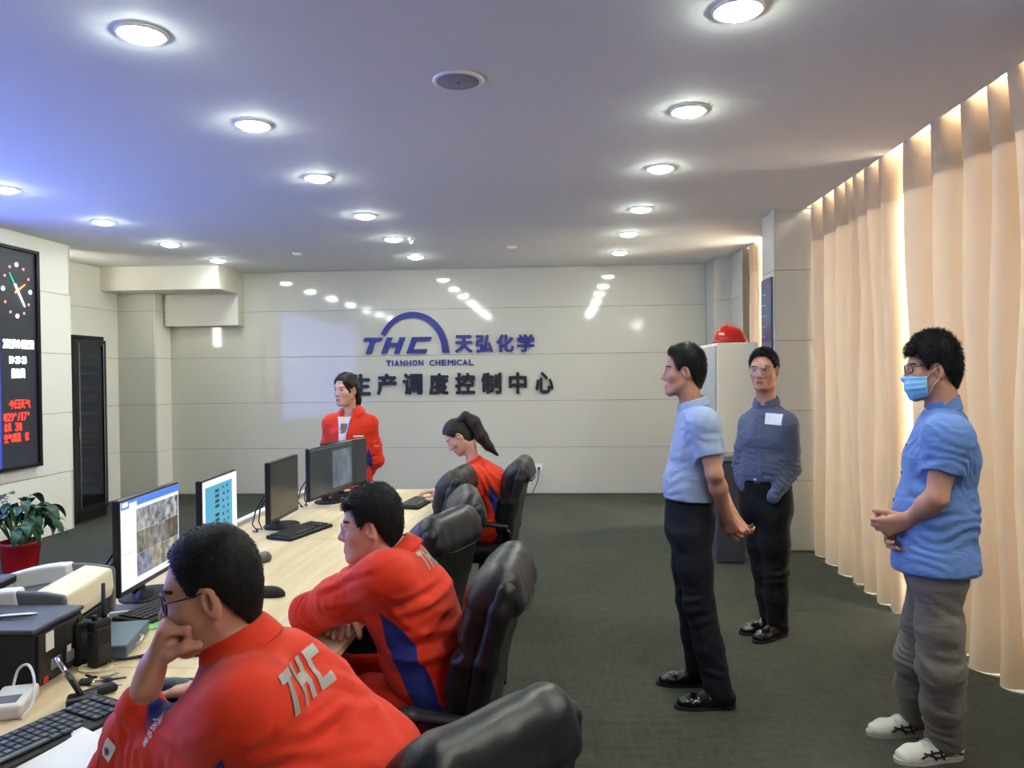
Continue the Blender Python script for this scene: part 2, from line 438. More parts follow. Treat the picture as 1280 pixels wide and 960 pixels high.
# ------------------------------------------------------------------ curtains
def curtain(label, y0, y1, ybot0, ybot1, folds, seed, z0=.012, zt=3.03):
    o = empty('curtain', (2.235, (y0 + y1) / 2, 0), label=label, cat='curtain', group='peach window curtains')
    r = np.random.default_rng(seed)
    n = folds * 18; nz = 24
    u = np.linspace(0, 1, n)
    # uneven fold widths
    knots = np.cumsum(r.uniform(.6, 1.5, folds + 1)); knots = (knots - knots[0]) / (knots[-1] - knots[0])
    ph = np.interp(u, knots, np.arange(folds + 1))
    amp = np.interp(ph, np.arange(folds + 1), r.uniform(.05, .095, folds + 1))
    Z = np.concatenate([np.linspace(z0, 2.7, nz), np.linspace(2.74, zt, 6)])
    P = np.zeros((n, len(Z), 3))
    for j, z in enumerate(Z):
        t = z / zt
        k = 1.0 if z < 2.71 else 1 + .15 * (z - 2.71) / .3
        w = np.cos(2 * np.pi * ph + .5 * np.sin(3 * z + ph))
        wave = np.sign(w) * np.abs(w) ** .7
        yy = (ybot0 + (ybot1 - ybot0) * u) * (1 - t) + (y0 + (y1 - y0) * u) * t
        P[:, j, 0] = amp * k * wave * (1 if z < 2.7 else 1.0) + .008 * np.sin(2.1 * ph + 2.2 * z)
        P[:, j, 1] = yy + .02 * np.sin(2 * np.pi * ph) - o.location.y
        P[:, j, 2] = z
    # the hem hangs unevenly
    P[:, 0, 2] += .010 * np.cos(2 * np.pi * ph)
    body = grid_mesh(P)
    b = link('drape', body, M['curtain'], o, smooth=True)
    H = P[:, nz - 1:, :].copy(); H[..., 0] -= .007; H[:, 0, 2] = 2.70 + .006 * np.cos(2 * np.pi * ph)
    link('heading', grid_mesh(H), M['curtain2'], o, smooth=True)
    return o
curtain('peach curtain hanging between the tiled pillar and the first bright slit', 6.82, 5.185, 6.82, 5.05, 7, 3)
curtain('wide peach curtain hanging behind the man in the surgical mask', 5.15, 3.12, 4.99, 3.12, 7, 5)
curtain('narrow cream curtain drawn aside beside the back corner', 8.96, 8.53, 8.96, 8.50, 4, 8)
curtain('cream curtain behind the tall cabinet and the pillar', 8.30, 7.3, 8.32, 7.3, 6, 9)

# ------------------------------------------------------------------ downlights
ring = lathe([(.087, -.001), (.098, -.001), (.101, -.005), (.096, -.010), (.087, -.010), (.087, -.001)], 32)
disc = lathe([(0, -.034), (.04, -.030), (.068, -.021), (.083, -.010), (.086, -.003), (0, -.003)], 32)
def downlight(x, y, label, group=None):
    o = empty('ceiling_downlight', (x, y, CEIL), label=label, cat='downlight', group=group)
    a = link('trim_ring', ring, M['white'], o, smooth=True); b = link('diffuser', disc, M['lamp'], o)
    return o
ordw = ['nearest the camera', 'second along the row', 'third along the row', 'fourth along the row', 'fifth along the row', 'last before the sign wall']
for rx, rn in ((-1.70, 'lit round downlight of the row above the desk, '), (.71, 'lit round downlight of the row beside the curtains, ')):
    for i, y in enumerate((3.07, 4.22, 5.38, 6.69, 7.86, 9.06)):
        downlight(rx, y, rn + ordw[i], 'ceiling downlights in rows')
for i, (y, l) in enumerate(((5.45, 'lit downlight just above the screen wall, cut by the frame edge'), (6.68, 'lit downlight above the corner with the clock screen'),
                          (7.86, 'lit downlight above the server rack niche'), (9.0, 'lit downlight in front of the boxed ceiling beam'))):
    downlight(-4.08, y, l, 'ceiling downlights in rows')
for x, rn in ((-4.08, 'along the screen wall'), (-1.70, 'over the desk'), (.71, 'beside the curtains')):
    for y, wn in ((1.9, 'just out of the picture above the camera'),):
        downlight(x, y, 'round downlight ' + rn + ', ' + wn, 'ceiling downlights in rows')
for y, wn in ((4.2, 'next to the picture edge'), (3.05, 'one place farther from the corner')):
    downlight(-4.08, y, 'round downlight above the blue part of the screen, ' + wn, 'ceiling downlights in rows')

# loudspeaker in the ceiling
o = empty('ceiling_loudspeaker', (-0.472, 3.684, 3.000), label='round grey loudspeaker grille set flush in the ceiling', cat='loudspeaker')
link('rim', lathe([(.10, 0), (.122, 0), (.124, -.006), (.115, -.012), (.10, -.009), (.10, 0)], 36), M['white'], o, smooth=True)
link('grille', lathe([(0, -.014), (.06, -.013), (.10, -.008), (.10, -.002), (0, -.002)], 36), mat('speaker_mesh', '8f8f98', .6, bump=(900, .6)), o, smooth=True)
link('centre_screw', lathe([(0, -.018), (.005, -.017), (.005, -.012), (0, -.012)], 10), M['black'], o)
# fire sprinklers beside two of the lamps
def sprinkler(p, label):
    o = empty('fire_sprinkler', p, label=label, cat='sprinkler', group='ceiling sprinklers')
    link('escutcheon', lathe([(0, 0), (.035, 0), (.03, -.008), (.012, -.012), (0, -.012)], 18), M['white'], o, smooth=True)
    b = bmesh.new(); bm_tube(b, [(-.012, 0, -.012), (-.014, 0, -.032), (0, 0, -.045)], .003, 6); bm_tube(b, [(.012, 0, -.012), (.014, 0, -.032), (0, 0, -.045)], .003, 6)
    bm_lathe(b, [(0, -.045), (.016, -.045), (.016, -.048), (0, -.048)], 14)
    link('deflector', bm_me(b), M['metal'], o)
sprinkler((-1.608, 5.329, 3.000), 'small brass sprinkler head beside the third lamp over the desk')
sprinkler((-1.524, 7.901, 3.000), 'small brass sprinkler head beside the fifth lamp over the desk')
for p, l in (((-0.513, 8.482, 3.000), 'small flat round smoke detector near the sign wall'), ((-2.977, 8.598, 3.000), 'small flat ceiling cap above the woman in orange')):
    o = empty('smoke_detector', p, label=l, cat='detector')
    link('housing', lathe([(0, 0), (.055, 0), (.055, -.012), (.035, -.03), (0, -.032)], 20), M['offwhite'], o, smooth=True)
    link('chamber_ring', lathe([(.03, -.026), (.045, -.02), (.045, -.016), (.03, -.02), (.03, -.026)], 20), M['grey'], o)

# ------------------------------------------------------------------ big screen on the left wall
vw = empty('video_wall', (LEFT_X, 7.26, .74), label='tall dark screen on the side wall with a clock, the date and the weather', cat='screen')
Y0 = 1.2
L = lambda y, z, dx=0.: (dx, y - 7.26, z - .74)
fb = bmesh.new()
for c, s in ((L((Y0 + 7.26) / 2, 2.827, .03), (.06, 7.26 - Y0, .032)), (L((Y0 + 7.26) / 2, .757, .03), (.06, 7.26 - Y0, .032)),
             (L(7.238, 1.792, .03), (.06, .042, 2.04)), (L(Y0 + .02, 1.792, .03), (.06, .04, 2.04))):
    bm_box(fb, c, s, bev=.004)
link('frame', bm_me(fb), M['darkmetal'], vw)
def screen_blue():
    k = NT('lit_blue_screen'); tc = k.n('ShaderNodeTexCoord')
    nz = k.n('ShaderNodeTexNoise', i_Scale=1.3, i_Detail=2.0); k.l(tc.outputs['Object'], nz.inputs['Vector'])
    r = k.n('ShaderNodeValToRGB'); k.l(nz.outputs[0], r.inputs[0])
    r.color_ramp.elements[0].color = (.05, .10, .85, 1); r.color_ramp.elements[1].color = (.28, .40, 1, 1)
    r.color_ramp.elements[0].position = .35; r.color_ramp.elements[1].position = .65
    k.l(r.outputs[0], k.b.inputs['Emission Color']); k.b.inputs['Emission Strength'].default_value = SCREEN_BLUE
    k.b.inputs['Base Color'].default_value = (.02, .02, .03, 1)
    return k.m
link('blue_display', box(L((Y0 + 6.40) / 2 + .02, 1.792, .02), (.03, 6.40 - Y0 - .03, 2.035)), screen_blue(), vw)
link('dimmed_blue_strip', box(L(6.568, 1.792, .02), (.03, .33, 2.035)), emit('grazing_dimmed_blue', '3a46b8', .8), vw)  # same blue screen; grazing-angle dimness put into a weaker glow on this strip
link('clock_display', box(L(6.976, 1.792, .02), (.03, .478, 2.035)), emit('dark_led_panel', '1c2233', .55), vw)['label'] = 'dark display with clock and weather'
E_W, E_R = emit('white_led', 'ffffff', 4.0), emit('red_led', 'ff2a18', 3.2)
E_P, E_G, E_O = emit('pink_led', 'ff8a8a', 1.6), emit('green_led', '20c090', 1.6), emit('orange_led', 'ff8a40', 2.0)
RX = Matrix(((0, 0, 1), (1, 0, 0), (0, 1, 0))).to_4x4()      # drawn in (y, z), facing +x
cy, cz, ry, rz = 6.962, 2.433, .182, .243
dotw = lathe([(0, .001), (.02, .001), (.02, .004), (0, .004)], 14); dotp = lathe([(0, .001), (.013, .001), (.013, .004), (0, .004)], 12)
for h in range(12):
    a = math.pi * h / 6
    d = link('hour_dot', dotw if h % 3 == 0 else dotp, E_W if h % 3 == 0 else E_P, vw)
    d.matrix_local = Matrix.Translation(L(cy + ry * math.sin(a), cz + rz * math.cos(a), .036)) @ RX
def hand(name, y1, z1, y2, z2, w, m, dx):
    d = Vector((y2 - y1, z2 - z1)); nrm = Vector((-d.y, d.x)).normalized() * w
    o = link(name, prism([(nrm.x, nrm.y), (-nrm.x, -nrm.y), (d.x - nrm.x * .5, d.y - nrm.y * .5), (d.x + nrm.x * .5, d.y + nrm.y * .5)][::-1], .002), m, vw)
    o.matrix_local = Matrix.Translation(L(y1, z1, dx)) @ RX
hand('hour_hand', 6.935, 2.41, 7.075, 2.50, .012, E_O, .037)
hand('second_hand', 6.975, 2.415, 6.862, 2.59, .009, E_G, .039)
hand('minute_hand', 6.93, 2.49, 7.062, 2.285, .012, E_W, .041)
def led_line(s, y0, y1, zc, h, m):
    n = len(s)
    for i, ch in enumerate(s):
        if ch == ' ': continue
        w = (y1 - y0) / n
        narrow = {'/': .6, ':': .25, '1': .45, '°': .45}.get(ch, .88)
        hh = h * {':': .6, '°': .4}.get(ch, 1.0)
        me = centre_fit(char_mesh(ch, .1, .003, .003 if m is E_W else .001), w * narrow, hh)
        o = link('character', me, m, vw)
        o.matrix_local = Matrix.Translation(L(y0 + (i + .5) * w, zc + (h * .3 if ch == '°' else 0), .0375)) @ RX
led_line('2021年04月15日', 6.765, 7.18, 1.925, .085, E_W)
led_line('10:25:23', 6.838, 7.075, 1.775, .07, E_W)
led_line('星期四', 6.866, 7.05, 1.648, .088, E_W)
led_line('今日天气', 6.83, 7.12, 1.357, .082, E_R)
led_line('晴29°/17°', 6.76, 7.11, 1.24, .076, E_R)
led_line('北风 3级', 6.76, 7.0, 1.145, .078, E_R)
led_line('空气质量 优', 6.758, 7.09, 1.045, .08, E_R)

# ------------------------------------------------------------------ signs on the back wall
SY = BACK_Y - .012
MB = Matrix(((1, 0, 0), (0, 0, -1), (0, 1, 0))).to_4x4()      # drawn in (x, z), facing the room
sg = empty('company_sign', (-1.5, SY, 1.7), label='navy blue raised company logo with arch, letters and Chinese characters on pale tiles', cat='sign')
SL = lambda x, z, d=0.: (x + 1.5, -d, z - 1.7)
LOGO_T = [(.10, 1.0), (1.0, 1.0), (.93, .78), (.66, .78), (.42, 0), (.14, 0), (.38, .78), (.03, .78)]
LOGO_H = [(.3, 1), (.58, 1), (.48, .66), (.84, .66), (.94, 1), (1.22, 1), (.92, 0), (.64, 0), (.76, .42), (.4, .42), (.28, 0), (0, 0)]
LOGO_C = [(.3, 1), (1.27, 1), (1.19, .75), (.5, .75), (.36, .25), (1.04, .25), (.96, 0), (0, 0)]
def bm_logo(x0, z0, w, h, d):
    """the three slanted letters, each its own mesh"""
    out = []
    for pts, ox in ((LOGO_T, 0.0), (LOGO_H, .92), (LOGO_C, 2.18)):
        out.append(prism([((ox + x) * w / 3.45, z * h) for x, z in pts][::-1], d))
    return out
for me in bm_logo(0, 0, .93, .215, .03):
    o = link('letter', me, M['navy'], sg); o.matrix_local = Matrix.Translation(SL(-2.625, 1.885)) @ MB
arc = []
ca, ra, rb = (-1.945, 1.89), .485, .56
N = 40
t0, t1 = math.radians(0), math.radians(152)
for k in range(N + 1):
    a = t0 + (t1 - t0) * k / N; arc.append((ca[0] + (.485) * math.cos(a) - .005, ca[1] + .545 * math.sin(a)))
inn = []
for k in range(N + 1):
    a = t0 + (t1 - t0) * k / N; th = .095 * (1 - .28 * k / N)
    inn.append((ca[0] + (.485 - th) * math.cos(a) - .005, ca[1] + (.545 - th * .95) * math.sin(a)))
bm = bmesh.new()
va = [[bm.verts.new((x, z, d)) for x, z in arc] for d in (0, .03)]; vi = [[bm.verts.new((x, z, d)) for x, z in inn] for d in (0, .03)]
for k in range(N):
    bm.faces.new((va[1][k], va[1][k + 1], vi[1][k + 1], vi[1][k])); bm.faces.new((va[0][k], vi[0][k], vi[0][k + 1], va[0][k + 1]))
    bm.faces.new((va[0][k], va[0][k + 1], va[1][k + 1], va[1][k])); bm.faces.new((vi[0][k], vi[1][k], vi[1][k + 1], vi[0][k + 1]))
bm.faces.new((va[0][0], va[1][0], vi[1][0], vi[0][0])); bm.faces.new((va[0][N], vi[0][N], vi[1][N], va[1][N]))
bmesh.ops.recalc_face_normals(bm, faces=bm.faces)
o = link('arch', bm_me(bm), M['navy'], sg); o.matrix_local = Matrix.Translation(SL(0, 0)) @ MB
def wall_chars(s, x0, x1, zc, h, m, parent, loc, bold, name, wr=.86, depth=.028):
    n = len(s)
    for i, ch in enumerate(s):
        w = (x1 - x0) / n
        me = centre_fit(char_mesh(ch, .3, depth, bold), w * wr * (.95 if ch not in '中心' else .86), h)
        o = link(name, me, m, parent)
        o.matrix_local = Matrix.Translation((x0 + (i + .5) * w - loc[0], -depth / 2 - .002, zc - loc[2])) @ MB
wall_chars('天弘化学', -1.405, -.31, 2.0, .235, M['navy'], sg, (-1.5, 0, 1.7), .0105, 'character', .9)
x = -2.32
EW = dict(I=.35, M=1.15, ** {' ': .8})
tot = sum(EW.get(c, 1) for c in 'TIANHON CHEMICAL')
for c in 'TIANHON CHEMICAL':
    w = 1.19 * EW.get(c, 1) / tot
    if c != ' ':
        me = centre_fit(char_mesh(c, .1, .015, .0022), w * (.8 if c != 'I' else .5), .078)
        o = link('letter', me, M['navy'], sg); o.matrix_local = Matrix.Translation(SL(x + w / 2, 1.755, .0085)) @ MB
    x += w
rs = empty('room_sign', (-1.4, SY, 1.3), label='row of large black raised Chinese characters under the blue logo', cat='sign')
wall_chars('生产调度控制中心', -2.835, -.03, 1.475, .285, M['blackletter'], rs, (-1.4, 0, 1.3), .0105, 'character', .80)

# wall socket with its plug and flex
so = empty('wall_socket', (-.29, SY, .36), label='white wall socket with a black plug low on the sign wall', cat='socket')
link('face_plate', box((0, -.005, 0), (.1, .01, .1), .004), M['white'], so)
link('plug', box((0, -.03, -.015), (.03, .045, .034), .006), M['black'], so)
o = link('power_flex', tube(curve([(-.29, SY - .05, .34), (-.292, SY - .06, .28), (-.31, SY - .05, .18), (-.36, SY - .05, .06), (-.40, SY - .07, .008), (-.55, SY - .15, .007)]), .006, 6), M['black'])
tag(o, 'black flex hanging from the wall socket to the carpet', 'cable')

# notice plaque on the pillar
pn = empty('notice_plaque', (1.874, 7.05, 1.5), label='dark blue printed notice panel on the side of the tiled pillar', cat='notice')
link('board', box((-.006, .02, .0), (.012, .33, 1.84), .002), mat('blue_notice_print', '3c4468', .25, var=(18, .25)), pn)
lm = mat('pale_print', '8e95b4', .5)
bt = bmesh.new(); rr = random.Random(4)
for k in range(16):
    z = .78 - k * .095; w = rr.uniform(.10, .26)
    bm_box(bt, (-.0128, .17 - w / 2 - .02, z), (.001, w, .012))
link('printed_lines', bm_me(bt), lm, pn)['kind'] = 'stuff'

# server rack in the niche
E_IND = [emit('violet_indicator', '6a5cff', 3.), emit('white_indicator', '9fb4ff', 2.), emit('amber_indicator', 'ffd36a', 2.)]
rk = empty('server_rack', (-5.53, 8.33, 0), label='tall dark server rack with a smoked glass door in the corner niche', cat='rack')
rb_ = bmesh.new()
for c, s in (((0, 0, .06), (.5, .56, .1)), ((0, 0, 2.055), (.5, .56, .04)), ((-.24, 0, 1.06), (.02, .56, 1.95)), ((0, -.27, 1.06), (.5, .02, 1.95)), ((0, .27, 1.06), (.5, .02, 1.95))):
    bm_box(rb_, c, s, bev=.004)
link('case', bm_me(rb_), M['darkmetal'], rk)
d_ = bmesh.new()
for c, s in (((.262, -.255, 1.07), (.024, .05, 1.92)), ((.262, .255, 1.07), (.024, .05, 1.92)), ((.262, 0, 2.0), (.024, .46, .06)), ((.262, 0, .14), (.024, .46, .06))):
    bm_box(d_, c, s, bev=.003)
dr = link('door', bm_me(d_), M['black'], rk)
link('glass_pane', box((.262, 0, 1.07), (.006, .46, 1.81)), M['smoke'], dr)
eb = bmesh.new(); bm_box(eb, (.276, -.225, 1.07), (.004, .012, 1.84)); bm_box(eb, (.276, .225, 1.07), (.004, .012, 1.84))
link('bright_edge', bm_me(eb), M['metal'], dr)
link('handle', box((.285, -.25, 1.0), (.02, .02, .14), .004), M['chrome'], dr)
rr = random.Random(3)
for k in range(11):
    z = .3 + k * .15
    u_ = link('equipment_unit', box((0, 0, z), (.42, .44, rr.choice((.044, .09, .09, .12))), .003), rr.choice([M['darkmetal'], M['grey'], M['black'], M['darkgrey']]), rk)
    for j in range(rr.randint(0, 4)):
        link('indicator', box((.214, -.15 + j * .07 + rr.uniform(-.02, .02), z), (.006, .01, .008)), E_IND[rr.randint(0, 2)], u_)

# steel cabinet with a helmet on top
cb = empty('storage_cabinet', (1.64, 7.72, 0), label='cream steel storage cabinet with grey double doors standing against the pillar', cat='cabinet')
link('body', box((.012, 0, .94), (.376, .9, 1.84), .006), M['offwhite'], cb)
lgm = mat('light_grey_steel', 'b3b4b0', .4)
for s in (-1, 1):
    dd = link('door', box((-.187, s * .222, .95), (.02, .436, 1.76), .003), lgm, cb)
    link('handle', box((-.203, s * .05, 1.12), (.014, .03, .16), .003), M['black'], dd)
    link('hinge', box((-.2, s * .435, 1.4), (.008, .01, .1)), M['metal'], dd)
link('lock', box((-.2, .05, .97), (.01, .022, .03), .002), M['black'], cb)
link('plinth', box((0, 0, .02), (.36, .88, .04)), M['darkgrey'], cb)
bn = empty('floor_bin', (1.40, 6.55, 0), label='dark grey slim bin on the carpet in front of the cream cabinet', cat='bin')
link('body', box((0, 0, .42), (.24, .24, .84), .02, 2), M['darkgrey'], bn, smooth=False)
link('lid', box((0, 0, .87), (.255, .255, .06), .02, 2), M['grey'], bn)

# ------------------------------------------------------------------ soft shapes: distance fields turned into meshes
_T = RNG.random((32, 32, 32)).astype(np.float32)
def vnoise(P):
    """smooth value noise in 0..1"""
    i = np.floor(P).astype(np.int64); f = (P - i).astype(np.float32); f = f * f * (3 - 2 * f); i &= 31; j = (i + 1) & 31
    x0, y0, z0 = i[..., 0], i[..., 1], i[..., 2]; x1, y1, z1 = j[..., 0], j[..., 1], j[..., 2]
    fx, fy, fz = f[..., 0], f[..., 1], f[..., 2]
    a = _T[x0, y0, z0] * (1 - fx) + _T[x1, y0, z0] * fx; b = _T[x0, y1, z0] * (1 - fx) + _T[x1, y1, z0] * fx
    c = _T[x0, y0, z1] * (1 - fx) + _T[x1, y0, z1] * fx; d = _T[x0, y1, z1] * (1 - fx) + _T[x1, y1, z1] * fx
    return (a * (1 - fy) + b * fy) * (1 - fz) + (c * (1 - fy) + d * fy) * fz

def A3(*v): return np.array(v if len(v) > 1 else v[0], np.float64)
def rows(side, fwd, up): return np.array([side, fwd, up], float)
def unit(v): v = np.asarray(v, float); return v / (np.linalg.norm(v) + 1e-12)

class Field:
    def __init__(s, lo, hi, h):
        s.lo = np.asarray(lo, float); s.h = h
        s.n = np.ceil((np.asarray(hi, float) - s.lo) / h).astype(int) + 1
        s.ax = [s.lo[k] + h * np.arange(s.n[k]) for k in range(3)]
        s.d = np.full(s.n, .2, np.float32)
    def region(s, lo, hi):
        sl = []
        for k in range(3):
            a = int(max(0, math.floor((lo[k] - s.lo[k]) / s.h))); b = int(min(s.n[k], math.ceil((hi[k] - s.lo[k]) / s.h) + 1))
            if b <= a: return None, None
            sl.append(slice(a, b))
        g = np.stack(np.meshgrid(*[s.ax[k][sl[k]] for k in range(3)], indexing='ij'), -1).astype(np.float32)
        return tuple(sl), g
    def mix(s, sl, d, k, mode):
        a = s.d[sl]
        if mode == 'sub': a, d = a, -d
        if mode in ('sub', 'and'):
            if k > 0: hh = np.maximum(k - np.abs(a - d), 0) / k; r = np.maximum(a, d) + hh * hh * k * .25
            else: r = np.maximum(a, d)
        else:
            if k > 0: hh = np.maximum(k - np.abs(a - d), 0) / k; r = np.minimum(a, d) - hh * hh * k * .25
            else: r = np.minimum(a, d)
        s.d[sl] = r
    def cap(s, a, b, ra, rb=None, side=None, k=.02, mode='add'):
        """elliptic tapered capsule from a to b; radii are numbers or (side radius, front radius)"""
        a = np.asarray(a, float); b = np.asarray(b, float); rb = ra if rb is None else rb
        ra = np.atleast_1d(np.asarray(ra, float)); rb = np.atleast_1d(np.asarray(rb, float))
        if len(ra) == 1: ra = np.repeat(ra, 2)
        if len(rb) == 1: rb = np.repeat(rb, 2)
        m = max(ra.max(), rb.max()) + k + 3 * s.h
        sl, g = s.region(np.minimum(a, b) - m, np.maximum(a, b) + m)
        if sl is None: return s
        ab = b - a; L = np.linalg.norm(ab)
        if L < 1e-6: ax = A3(0, 0, 1); L2 = 1.
        else: ax = ab / L; L2 = L * L
        q = g - a.astype(np.float32)
        t = np.clip((q @ ab.astype(np.float32)) / L2, 0, 1) if L > 1e-6 else np.zeros(g.shape[:-1], np.float32)
        q = q - t[..., None] * ab.astype(np.float32)
        if side is None and abs(ra[0] - ra[1]) < 1e-6 and abs(rb[0] - rb[1]) < 1e-6:
            d = np.sqrt((q * q).sum(-1)) - (ra[0] + t * (rb[0] - ra[0]))
        else:
            sd = np.asarray(side if side is not None else (1, 0, 0), float); sd = unit(sd - ax * (sd @ ax)); fr = np.cross(ax, sd)
            r1 = ra[0] + t * (rb[0] - ra[0]); r2 = ra[1] + t * (rb[1] - ra[1]); r3 = np.minimum(r1, r2)
            x, y, z = q @ sd.astype(np.float32), q @ fr.astype(np.float32), q @ ax.astype(np.float32)
            k0 = np.sqrt((x / r1) ** 2 + (y / r2) ** 2 + (z / r3) ** 2); k1 = np.sqrt((x / r1 ** 2) ** 2 + (y / r2 ** 2) ** 2 + (z / r3 ** 2) ** 2)
            d = k0 * (k0 - 1) / np.maximum(k1, 1e-6); d = np.where(k0 < .05, -r3, d)
        s.mix(sl, d.astype(np.float32), k, mode); return s
    def chain(s, pts, rs, side=None, k=.02, mode='add'):
        for i in range(len(pts) - 1): s.cap(pts[i], pts[i + 1], rs[i], rs[i + 1], side, k, mode)
        return s
    def ell(s, c, r, R=None, k=.02, mode='add'):
        """ellipsoid; R rows are its axes"""
        c = np.asarray(c, float); r = np.asarray(r, float); m = r.max() + k + 3 * s.h
        sl, g = s.region(c - m, c + m)
        if sl is None: return s
        q = g - c.astype(np.float32)
        if R is not None: q = q @ np.asarray(R, np.float32).T
        k0 = np.sqrt(((q / r.astype(np.float32)) ** 2).sum(-1)); k1 = np.sqrt(((q / (r ** 2).astype(np.float32)) ** 2).sum(-1))
        d = k0 * (k0 - 1) / np.maximum(k1, 1e-6); d = np.where(k0 < .05, -r.min(), d)
        s.mix(sl, d.astype(np.float32), k, mode); return s
    def rbox(s, c, hs, rad, R=None, k=.01, mode='add'):
        c = np.asarray(c, float); hs = np.asarray(hs, float); m = np.linalg.norm(hs) + k + 3 * s.h
        sl, g = s.region(c - m, c + m)
        if sl is None: return s
        q = g - c.astype(np.float32)
        if R is not None: q = q @ np.asarray(R, np.float32).T
        e = np.abs(q) - (hs - rad).astype(np.float32)
        d = np.sqrt((np.maximum(e, 0) ** 2).sum(-1)) + np.minimum(e.max(-1), 0) - rad
        s.mix(sl, d.astype(np.float32), k, mode); return s
    def plane(s, p, n, k=0.):
        """keep the side the normal n points away from"""
        g = np.stack(np.meshgrid(*s.ax, indexing='ij'), -1).astype(np.float32)
        d = (g - np.asarray(p, np.float32)) @ unit(n).astype(np.float32)
        s.mix((slice(None),) * 3, d, k, 'and'); return s
    def mesh(s, smooth=2):
        d = s.d.copy()
        d[0] = d[-1] = .01; d[:, 0] = d[:, -1] = .01; d[:, :, 0] = d[:, :, -1] = .01
        i = d < 0
        c = np.zeros(np.array(d.shape) - 1, np.int8)
        sl = [slice(0, -1), slice(1, None)]
        for a in (0, 1):
            for b in (0, 1):
                for e in (0, 1): c += i[sl[a], sl[b], sl[e]]
        act = np.argwhere((c > 0) & (c < 8))
        idx = np.full(c.shape, -1, np.int64); idx[act[:, 0], act[:, 1], act[:, 2]] = np.arange(len(act))
        cor = np.array([(a, b, e) for a in (0, 1) for b in (0, 1) for e in (0, 1)])
        v = np.stack([d[act[:, 0] + o[0], act[:, 1] + o[1], act[:, 2] + o[2]] for o in cor], 1)
        acc = np.zeros((len(act), 3)); cnt = np.zeros(len(act))
        for p in range(8):
            for q in range(p + 1, 8):
                if np.abs(cor[p] - cor[q]).sum() != 1: continue
                cr = (v[:, p] < 0) != (v[:, q] < 0)
                t = v[cr, p] / (v[cr, p] - v[cr, q])
                acc[cr] += cor[p] + t[:, None] * (cor[q] - cor[p]); cnt[cr] += 1
        V = s.lo + s.h * (act + acc / cnt[:, None])
        Q = []
        for k in range(3):
            o = [0, 0, 0]; o[k] = 1
            s0 = [slice(None)] * 3; s1 = [slice(None)] * 3; s0[k] = slice(0, -1); s1[k] = slice(1, None)
            cr = i[tuple(s0)] != i[tuple(s1)]
            e = np.argwhere(cr); u, w = [(1, 2), (2, 0), (0, 1)][k]
            e = e[(e[:, u] > 0) & (e[:, w] > 0) & (e[:, u] < d.shape[u] - 1) & (e[:, w] < d.shape[w] - 1)]
            inside = i[e[:, 0], e[:, 1], e[:, 2]]
            def at(du, dw):
                f = e.copy(); f[:, u] -= du; f[:, w] -= dw; return idx[f[:, 0], f[:, 1], f[:, 2]]
            q = np.stack([at(1, 1), at(0, 1), at(0, 0), at(1, 0)], 1)
            q[~inside] = q[~inside][:, ::-1]
            Q.append(q)
        Q = np.concatenate(Q); Q = Q[(Q >= 0).all(1)]
        for _ in range(smooth): V = relax(V, Q, .5)
        return V, Q

def relax(V, Q, f):
    acc = np.zeros_like(V); cnt = np.zeros(len(V))
    for a in range(4):
        for b in (1, 3):
            np.add.at(acc, Q[:, a], V[Q[:, (a + b) % 4]]); np.add.at(cnt, Q[:, a], 1)
    return V + f * (acc / np.maximum(cnt, 1)[:, None] - V)

def normals(V, Q):
    n = np.cross(V[Q[:, 2]] - V[Q[:, 0]], V[Q[:, 3]] - V[Q[:, 1]]); N = np.zeros_like(V)
    for a in range(4): np.add.at(N, Q[:, a], n)
    return N / (np.linalg.norm(N, axis=1)[:, None] + 1e-12)

def soft(name, F, m, parent=None, off=(0, 0, 0), smooth=2, disp=None):
    V, Q = F.mesh(smooth)
    if disp is not None: V = V + normals(V, Q) * disp(V)[:, None]
    me = np_mesh(V - np.asarray(off), Q)
    return link(name, me, m, parent, smooth=True)

def bvh_of(V, Q): return BVHTree.FromPolygons([tuple(v) for v in V], [tuple(int(i) for i in q) for q in Q])

# ------------------------------------------------------------------ desk
DZ = .75
dk = empty('control_desk', (-1.31, 3.05, 0), label='long pale maple control desk running along the monitors', cat='desk')
for y0, y1 in ((.4, 2.13), (2.13, 3.86), (3.86, 5.58)):
    link('desk_top', box((.07, (y0 + y1) / 2 - 3.05, DZ - .014), (1.12, y1 - y0 - .002, .028), .002), M['wood'], dk)
for y in (.45, 2.13, 3.86, 5.53):
    link('leg_panel', box((.02, y - 3.05, .36), (.94, .03, .722)), M['grey'], dk)
link('modesty_panel', box((-.38, 0, .40), (.02, 5.1, .6)), M['grey'], dk)
link('rear_ledge', box((-.515, 0, .69), (.05, 5.18, .17), .004), M['white'], dk)

